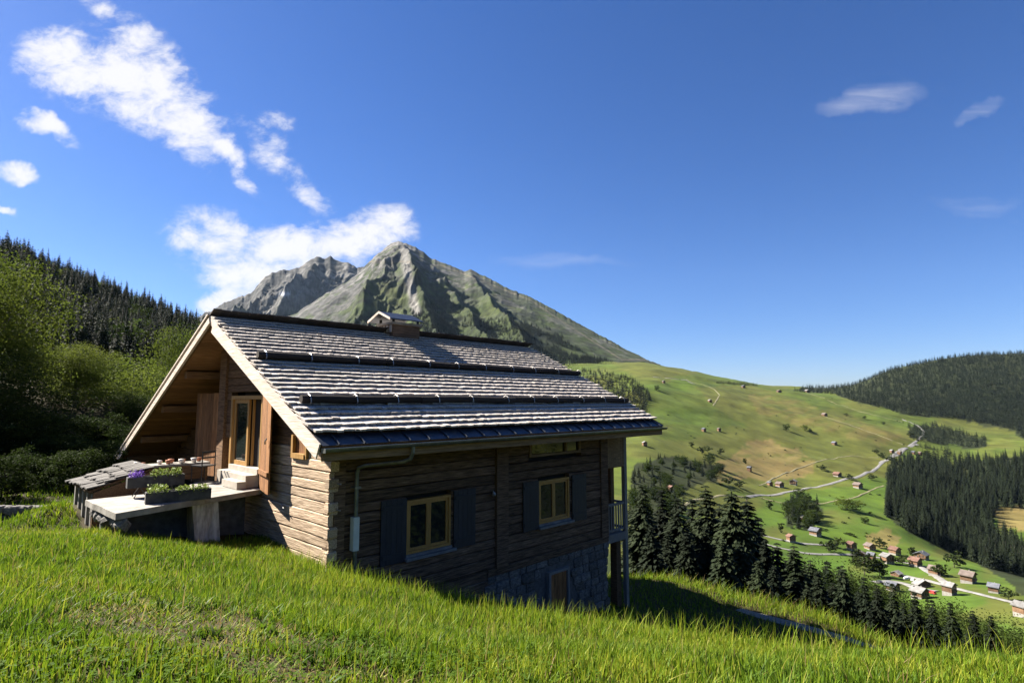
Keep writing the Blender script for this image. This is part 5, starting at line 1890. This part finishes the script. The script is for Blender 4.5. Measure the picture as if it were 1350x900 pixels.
# ================================================================ VALLEY CHALETS
M['v_white'] = mat('village_white_wall', (.20, .185, .165), (.28, .265, .24), .8)
M['v_wood'] = mat('village_brown_wood', (.10, .055, .03), (.20, .115, .065), .8, rnd=.3)
M['v_roof'] = mat('village_brown_roof', (.085, .065, .055), (.15, .12, .105), .6, rnd=.3)
M['v_roof_dark'] = mat('village_slate_roof', (.06, .065, .08), (.12, .125, .14), .6, rnd=.2)
M['v_roof_red'] = mat('village_red_roof', (.085, .045, .034), (.14, .078, .056), .6, rnd=.2)
M['v_roof_pale'] = mat('village_pale_roof', (.11, .105, .10), (.19, .185, .18), .6, rnd=.2)
M['v_pane'] = glass('village_pane', (.03, .035, .04))


def village_house(px, py, wpx, roofm, label, deg, low=1.0, ratio=.8, white=True):
    p = hit(px, py, 150)
    W = wpx * p[1] / FPX * (.54 if wpx > 12 else .45)
    W = max(5.0, min(W, 26))
    white = white and wpx > 12
    D = W * ratio
    hs = (2.4 + 2.0 * random.random() + .10 * W) * low
    rz = R(deg)
    t_ = empty('valley_chalet', (p[0], p[1], p[2] - 1.0), rz)
    tag(t_, label, 'house', 'chalets in the valley')
    hs += 1.0
    hb = hs * .5
    x, y = W / 2, D / 2
    rise = W * .25
    MB().box(-x, x, -y, y, 0, hb).build('base_wall', M['v_white'] if white else M['v_wood'], t_)
    up = MB()
    up.add([(-x - .03, -y - .03, hb), (x + .03, -y - .03, hb), (x + .03, -y - .03, hs), (0, -y - .03, hs + rise), (-x - .03, -y - .03, hs), (-x - .03, y + .03, hb), (x + .03, y + .03, hb), (x + .03, y + .03, hs), (0, y + .03, hs + rise), (-x - .03, y + .03, hs)],
           [(0, 1, 2, 3, 4), (9, 8, 7, 6, 5), (1, 6, 7, 2), (5, 0, 4, 9), (0, 5, 6, 1)])
    up.build('upper_wall', M['v_wood'], t_)
    o_, th = W * .10, .35
    sl_ = rise / x
    rf = MB()
    for s in (-1, 1):
        ex = s * (x + o_)
        ez = hs - o_ * sl_
        q = [(0, -y - o_, hs + rise), (ex, -y - o_, ez), (ex, y + o_, ez), (0, y + o_, hs + rise)]
        if s < 0:
            q = q[::-1]
        rf.hexa([(a, b, c + .02) for a, b, c in q] + [(a, b, c + th) for a, b, c in q])
    r_ = rf.build('roof', roofm, t_)
    MB().box(x * .25, x * .25 + W * .06, -y * .2, -y * .2 + W * .06, hs + rise * .5, hs + rise * 1.35).build('chimney', M['v_white'], r_)
    if wpx >= 14:
        for k in range(3):
            xx = -x * .6 + k * x * .6
            for zz in ((hb * .55, hb * .85), (hb + (hs - hb) * .3, hb + (hs - hb) * .85)):
                MB().box(xx - W * .045, xx + W * .045, -y - .08, -y - .035, zz[0], zz[1]).build('window', M['v_pane'], t_)
        MB().box(-x * .9, x * .9, -y - W * .07, -y - .04, hb - .12, hb + .05).box(-x * .9, x * .9, -y - W * .07, -y - W * .065, hb + .05, hb + .9).build('balcony', M['v_wood'], t_)
    return t_


B_, K_, R_, P_ = M['v_roof'], M['v_roof_dark'], M['v_roof_red'], M['v_roof_pale']
for a in [(1123, 725, 17, R_, 'chalet with an orange-red roof at the edge of the village', 20), (1147, 724, 19, B_, 'brown-roofed chalet beside the orange-red roofed one', 15), (1180, 731, 20, R_, 'reddish chalet at the top row of the village', 25),
          (1135, 737, 12, B_, 'small brown chalet in front of the orange-red roofed one', -30), (1149, 739, 12, K_, 'small dark-roofed chalet beside the bend of the village lane', 40), (1170, 742, 22, P_, 'wide pale-roofed chalet in the middle of the village', 12),
          (1207, 746, 23, R_, 'reddish chalet with wide balcony facing the lane', 30), (1215, 737, 24, K_, 'long dark-roofed chalet at the rear of the village', -55), (1233, 758, 24, B_, 'brown chalet above the pale parking yard', 35),
          (1277, 768, 29, B_, 'large brown-roofed chalet with white walls at the village end', 35), (1311, 781, 13, K_, 'small dark hut past the large village-end chalet', 40), (1182, 759, 15, P_, 'low pale-roofed building beside the village lane', -60, .55),
          (1177, 778, 24, K_, 'dark slate-roofed chalet by the pale yard', 30), (1213, 788, 30, P_, 'big pale-roofed chalet at the lower rim of the village', 25), (1252, 784, 25, P_, 'pale-roofed chalet with a long shadow below the lane', 30),
          (1216, 774, 34, P_, 'long low pale building behind the parking yard', 8, .5, .35), (1348, 812, 14, P_, 'chalet half out of sight at the lower road', 20),
          (1075, 706, 22, K_, 'dark blue-roofed chalet below the clump of trees', 35), (1043, 714, 14, R_, 'reddish cottage by the upper village lane', 10), (1058, 686, 9, P_, 'cottage half hidden in the clump of trees', 20),
          (1015, 640, 12, K_, 'dark-roofed farmhouse first in the roadside hamlet', 20), (1028, 642, 15, B_, 'brown-roofed farmhouse in the roadside hamlet', 25), (1046, 639, 14, P_, 'pale-roofed barn of the roadside hamlet', -40), (1104, 628, 15, R_, 'red-roofed chalet above the main road', 30),
          (1131, 643, 17, B_, 'brown chalet below the main road', 30), (988, 621, 11, K_, 'steep dark barn on the dry meadow', 45), (885, 648, 14, R_, 'red-roofed house among the small woods', 20), (850, 588, 12, P_, 'pale house above the small woods beside the balcony', 10),
          (875, 505, 7, P_, 'pale hut beside the high farm track', 20), (936, 530, 9, P_, 'pale-roofed barn high on the green meadow', 15), (928, 569, 10, K_, 'dark hay barn on the green meadow slope', 30), (948, 569, 8, B_, 'little brown barn next to the dark hay barn', 20),
          (980, 511, 9, K_, 'dark hut on the skyline pasture', 20), (1027, 517, 11, B_, 'brown barn under the skyline pasture', 10), (1064, 517, 12, P_, 'pale farm at the pass below the far hill', 15), (1087, 548, 12, B_, 'brown barn on the dry upper slope', 20),
          (1100, 586, 12, K_, 'dark barn in the middle of the dry slope', 25), (1186, 599, 10, B_, 'brown house where the two roads join', 30), (1176, 597, 9, P_, 'pale house where the two roads join', 10), (1204, 598, 10, K_, 'dark-roofed house below the road bend', 35), (1213, 600, 9, B_, 'brown house below the road bend', 20)]:
    village_house(*a)

# parked cars in the pale yard: too few pixels for parts
car_body = MB()
car_body.add([(-2.1, -.85, .35), (2.1, -.85, .35), (2.1, .85, .35), (-2.1, .85, .35), (-2.05, -.85, .85), (2.0, -.85, .8), (2.0, .85, .8), (-2.05, .85, .85), (-1.5, -.7, 1.45), (.7, -.7, 1.45), (.7, .7, 1.45), (-1.5, .7, 1.45), (1.3, -.8, .84), (1.3, .8, .84), (-2.0, -.8, .86), (-2.0, .8, .86)],
             [(3, 2, 1, 0), (0, 1, 5, 4), (1, 2, 6, 5), (2, 3, 7, 6), (3, 0, 4, 7), (4, 5, 6, 7), (14, 12, 9, 8), (12, 13, 10, 9), (13, 15, 11, 10), (15, 14, 8, 11), (8, 9, 10, 11)])
for k, (px, py, cname, c_) in enumerate([(1196, 764, 'white', (.7, .7, .7)), (1203, 766, 'silver', (.4, .41, .42)), (1160, 769, 'dark', (.04, .04, .05)), (1228, 783, 'red', (.35, .04, .03))]):
    p = hit(px, py, 150)
    t_ = empty('parked_car', tuple(p + np.array([0, 0, .3])), R(20 + 30 * k))
    tag(t_, cname + ' car parked in the village yard', 'car', 'cars parked in the village')
    car_body.build('body', mat('paint_' + cname, c_, c_, 3, rough=.3, spec=.5), t_)
    for wx in (-1.3, 1.3):
        for wy in (-.8, .8):
            MB().tube([(wx, wy - .1, .32), (wx, wy + .1, .32)], .32, 10).build('wheel', M['black_iron'], t_)

# ================================================================ GRASS
def grass_material(name, cols, trans=.40, rough=.6):
    m = bpy.data.materials.new(name)
    m.use_nodes = True
    nt = m.node_tree
    N = nt.nodes
    b = N['Principled BSDF']
    b.inputs['Roughness'].default_value = rough
    b.inputs['Specular IOR Level'].default_value = .16
    a = N.new('ShaderNodeAttribute')
    a.attribute_name = 'tint'
    rp = N.new('ShaderNodeValToRGB')
    el = rp.color_ramp.elements
    el[0].position, el[1].position = cols[0][0], cols[-1][0]
    el[0].color, el[1].color = rgb(cols[0][1]), rgb(cols[-1][1])
    for (p, c_) in cols[1:-1]:
        e = el.new(p)
        e.color = rgb(c_)
    nt.links.new(a.outputs['Fac'], rp.inputs[0])
    nt.links.new(rp.outputs[0], b.inputs['Base Color'])
    tr = N.new('ShaderNodeBsdfTranslucent')
    nt.links.new(rp.outputs[0], tr.inputs['Color'])
    mx = N.new('ShaderNodeMixShader')
    mx.inputs[0].default_value = trans
    nt.links.new(b.outputs[0], mx.inputs[1])
    nt.links.new(tr.outputs[0], mx.inputs[2])
    nt.links.new(mx.outputs[0], N['Material Output'].inputs[0])
    return m


GRASS = grass_material('grass_blade', [(0, (.030, .055, .008)), (.35, (.072, .136, .007)), (.65, (.145, .210, .011)), (.85, (.235, .25, .024)), (.93, (.24, .185, .075)), (1, (.13, .08, .036))])


def blades(name, x, y, h, w, lean, tint, seg, seed, zf=near_z, wind=(0.22, -.05)):
    r_ = np.random.default_rng(seed)
    n = len(x)
    z = zf(x, y) - .01
    q = r_.uniform(0, 2 * math.pi, n)
    dx, dy = np.cos(q) * lean + wind[0] * lean * .5, np.sin(q) * lean + wind[1] * lean * .5
    sq = q + r_.uniform(-1.2, 1.2, n) + math.pi / 2
    sx, sy = np.cos(sq), np.sin(sq)
    V = []
    ts = np.linspace(0, 1, seg + 1)
    for i, t in enumerate(ts):
        bx = x + dx * h * t ** 1.8
        by = y + dy * h * t ** 1.8
        bz = z + h * t * (1 - .28 * np.minimum(lean, 1.6) * t)
        ww = w * .5 * (1 - t ** 1.6)
        if i < seg:
            V.append(np.stack([bx - sx * ww, by - sy * ww, bz], 1))
            V.append(np.stack([bx + sx * ww, by + sy * ww, bz], 1))
        else:
            V.append(np.stack([bx, by, bz], 1))
    k = len(V)
    V = np.stack(V, 1).reshape(-1, 3)
    base = (np.arange(n) * k)[:, None]
    tris = []
    for i in range(seg - 1):
        a = 2 * i
        tris += [[a, a + 1, a + 3], [a, a + 3, a + 2]]
    tris.append([2 * seg - 2, 2 * seg - 1, 2 * seg])
    F = (base[:, :, None] + np.array(tris)[None]).reshape(-1, 3)
    me = mesh_from(name, V, F, GRASS, True)
    attr(me, 'tint', np.repeat(tint, k))
    return me


def blob2(x, y, cx, cy, rx, ry, a=0):
    c_, s_ = math.cos(a), math.sin(a)
    u, v = (x - cx) * c_ + (y - cy) * s_, -(x - cx) * s_ + (y - cy) * c_
    return np.exp(-((u / rx) ** 2 + (v / ry) ** 2))


def worn(x, y):
    """worn, brownish thatch on the left foreground"""
    n = fbm(x * 3.2, y * 3.2, 61, 5, .6)
    m = .95 * blob2(x, y, -2.6, 4.3, 1.0, .7) + .95 * blob2(x, y, -1.75, 3.7, .75, .5) + .9 * blob2(x, y, -1.0, 3.25, .6, .35) + .8 * blob2(x, y, -3.6, 5.0, .9, .5)
    m += .25 * blob2(x, y, .3, 3.6, .8, .3)
    return np.clip(smooth(.48, 1.05, m + (n - .5) * 1.9), 0, 1) * .85


def in_house(x, y):
    l = (x - C0[0]) * LD[0] + (y - C0[1]) * LD[1]
    n = (x - C0[0]) * ND[0] + (y - C0[1]) * ND[1]
    return ((l > -.02) & (l < LW + .1) & (n < .02) & (n > -13)) | ((l > -3.1) & (l < 0) & (n < -2.0 - .33 * (l + 3.06)) & (n > -7))


def sow(n, dmin, dmax, xm, seed):
    r_ = np.random.default_rng(seed)
    d = np.sqrt(r_.uniform(dmin ** 2, dmax ** 2, n))
    a = r_.uniform(-1.05, 1.05, n)
    return d * a, d, r_


def lawn(n, dmin, dmax, hh, ww, seg, seed, name):
    x, y, r_ = sow(n, dmin, dmax, 1, seed)
    wn = worn(x, y)
    clump = fbm(x * 3.1, y * 3.1, 71, 3)
    tall = fbm(x * .7, y * .7, 73, 3)
    keep = ~in_house(x, y) & (r_.random(n) > wn * .55) & (r_.random(n) < .45 + 1.1 * clump)
    # beyond the crest on the right the bank is hidden
    keep &= ~((x > 0) & (y > 10.2 - .15 * x))
    x, y, wn, clump, tall = x[keep], y[keep], wn[keep], clump[keep], tall[keep]
    n = len(x)
    h = hh * (.55 + .75 * r_.random(n)) * (.62 + .75 * clump) * (.75 + .55 * tall) * (1 - .55 * wn)
    crest = smooth(5.2, 8.5, y) * smooth(-4.5, -2, x)
    h *= 1 + .18 * crest
    stalk = r_.random(n) < (.012 + .02 * crest)
    h = np.where(stalk, h * 1.6, h)
    lean = np.abs(r_.normal(.28, .24, n)) + wn * r_.uniform(.1, .9, n)
    patch = fbm(x * 1.1, y * 1.1, 79, 4)
    tint = np.clip(.18 + .62 * r_.random(n) + .6 * (patch - .5), .02, .84)
    dry = r_.random(n) < (.03 + .34 * wn)
    tint = np.where(dry, r_.uniform(.86, 1.0, n), tint)
    tint = np.where(stalk, r_.uniform(.6, .88, n), tint)
    w = ww * (.6 + .8 * r_.random(n))
    return blades(name, x, y, h, w, lean, tint, seg, seed + 1)


me = lawn(125000, 2.1, 6.5, .100, .0108, 3, 201, 'grass')
g1 = tag(obj('meadow_grass', me), 'sunlit long green grass covering the foreground slope', 'grass', kind='stuff')
me = lawn(140000, 6.5, 13.6, .118, .0140, 2, 301, 'grass_far')
g2 = tag(obj('meadow_grass', me), 'sunlit green grass running up to the chalet wall and terrace', 'grass', kind='stuff')
# taller seed stalks on the crest
r_ = np.random.default_rng(5)
n = 2600
x = r_.uniform(-4.2, 9.5, n)
yc = np.interp(x, [-4.2, -2.0, -.4, .7, 1.9, 3.1, 4.0, 5.4, 9.5], [11.3, 10.4, 9.7, 9.1, 8.1, 7.3, 6.9, 6.3, 5.6])
y = yc + r_.normal(-.3, .55, n)
ok = ~in_house(x, y)
x, y = x[ok], y[ok]
n = len(x)
me = blades('crest_stalks', x, y, r_.uniform(.2, .42, n), r_.uniform(.008, .014, n), np.abs(r_.normal(.3, .2, n)), r_.uniform(.35, .9, n), 3, 9)
tag(obj('crest_grass', me), 'tall grass stalks standing along the crest of the slope', 'grass', kind='stuff')
# shelf by the path and its weedy bank
n = 42000
x, y = r_.uniform(2.5, 16, n), r_.uniform(11, 26, n)
ok = ~in_house(x, y)
x, y = x[ok], y[ok]
_pp = np.array([at(*q)[:2] for q in PATH])[::-1]
dpath = np.abs(x - np.interp(y, _pp[:, 1], _pp[:, 0]))
ok = (dpath > .35) | (y > _pp[-1, 1])
x, y = x[ok], y[ok]
n = len(x)
weedy = smooth(0, 1.2, (x * .62 + y * .78) - (6.4 * .62 + 21.6 * .78))
me = blades('shelf_grass', x, y, (.10 + .12 * r_.random(n)) * (1 + 2.6 * weedy * r_.random(n)), r_.uniform(.012, .03, n), np.abs(r_.normal(.4, .25, n)), np.clip(r_.uniform(.3, .8, n) + .22 * weedy * (r_.random(n) < .45), 0, 1), 2, 19)
tag(obj('shelf_grass', me), 'shaded grass and dry weeds on the shelf beside the gravel path', 'grass', kind='stuff')
# lawn strip left of the terrace and the bright clearing behind
n = 26000
x, y = r_.uniform(-26, -6, n), r_.uniform(12.5, 27, n)
ok = ~in_house(x, y)
x, y = x[ok], y[ok]
n = len(x)
me = blades('clearing_grass', x, y, .10 + .16 * r_.random(n), r_.uniform(.02, .04, n), np.abs(r_.normal(.4, .25, n)), r_.uniform(.25, .75, n), 2, 29)
tag(obj('clearing_grass', me), 'grass in the clearing below the wooded hill', 'grass', kind='stuff')

# broad-leaved weeds and a few seed heads through the turf
nc = 620
cx_, cy_, r_ = sow(nc, 2.3, 11.5, 1, 411)
ok = ~in_house(cx_, cy_) & ~((cx_ > 0) & (cy_ > 9.6 - .15 * cx_))
cx_, cy_ = cx_[ok], cy_[ok]
k_ = 10
x = np.repeat(cx_, k_) + r_.normal(0, .035, len(cx_) * k_)
y = np.repeat(cy_, k_) + r_.normal(0, .035, len(cx_) * k_)
n = len(x)
me = blades('weeds', x, y, r_.uniform(.05, .13, n), r_.uniform(.018, .034, n), np.abs(r_.normal(.75, .3, n)), np.clip(np.repeat(r_.uniform(.02, .42, len(cx_)), k_) + r_.normal(0, .04, n), 0, .6), 3, 412, wind=(0, 0))
tag(obj('meadow_weeds', me), 'dark broad-leaved weeds scattered through the meadow grass', 'weeds', kind='stuff')
x, y, r_ = sow(1500, 2.6, 11, 1, 413)
ok = ~in_house(x, y) & ~((x > 0) & (y > 9.6 - .15 * x))
x, y = x[ok], y[ok]
n = len(x)
me = blades('stems', x, y, r_.uniform(.16, .30, n), r_.uniform(.004, .008, n), np.abs(r_.normal(.35, .25, n)), r_.uniform(.82, 1.0, n), 3, 414)
tag(obj('dry_stems', me), 'thin dry stems standing out of the meadow grass', 'grass', kind='stuff')

# clover and broad leaves in the worn corner
CLOVER = mat('clover_leaf', (.038, .078, .008), (.080, .130, .014), 7, rough=.7, spec=.06, trans=.35)
n = 5200
x, y = r_.uniform(-3.4, .6, n), r_.uniform(2.4, 4.6, n)
mk = .9 * blob2(x, y, -1.9, 2.9, 1.4, .35) + .8 * blob2(x, y, -.5, 3.5, .7, .28) + .5 * blob2(x, y, -2.5, 4.9, 1.2, .4)
ok = r_.random(n) < mk * 1.3
x, y = x[ok], y[ok]
P = np.stack([x, y, near_z(x, y) + r_.uniform(.02, .10, len(x))], 1)
V, F = [], []
Vs = []
for k in range(3):
    q = r_.uniform(0, 6.28, len(P)) if k == 0 else q + 2.094
    cx, cy = np.cos(q), np.sin(q)
    s = r_.uniform(.009, .018, len(P))
    tl = r_.uniform(-.25, .35, len(P))
    a = np.stack([cx, cy, tl], 1) * s[:, None]
    b = np.stack([-cy, cx, r_.uniform(-.2, .2, len(P))], 1) * s[:, None] * .5
    Vs.append(np.stack([P, P + a * .6 + b, P + a * 1.15, P + a * .6 - b], 1).reshape(-1, 3))
V = np.concatenate(Vs)
me = mesh_from('clover', V, np.arange(len(V)).reshape(-1, 4), CLOVER)
tag(obj('clover_patch', me), 'clover leaves low in the worn corner of the slope', 'clover', kind='stuff')

# ================================================================ THE AIR
hz = MB().box(-6500, 6500, -4200, 6500, -330, 1450)
HAZE = bpy.data.materials.new('thin_mountain_haze')
HAZE.use_nodes = True
_nt = HAZE.node_tree
_nt.nodes.remove(_nt.nodes['Principled BSDF'])
_pv = _nt.nodes.new('ShaderNodeVolumePrincipled')
_pv.inputs['Color'].default_value = (.55, .75, 1.0, 1)
_pv.inputs['Density'].default_value = HAZE_DENSITY
_pv.inputs['Anisotropy'].default_value = .1
_nt.links.new(_pv.outputs[0], _nt.nodes['Material Output'].inputs['Volume'])
tag(hz.build('haze', HAZE), 'thin bluish haze over the valley and the mountain', 'haze', kind='stuff')
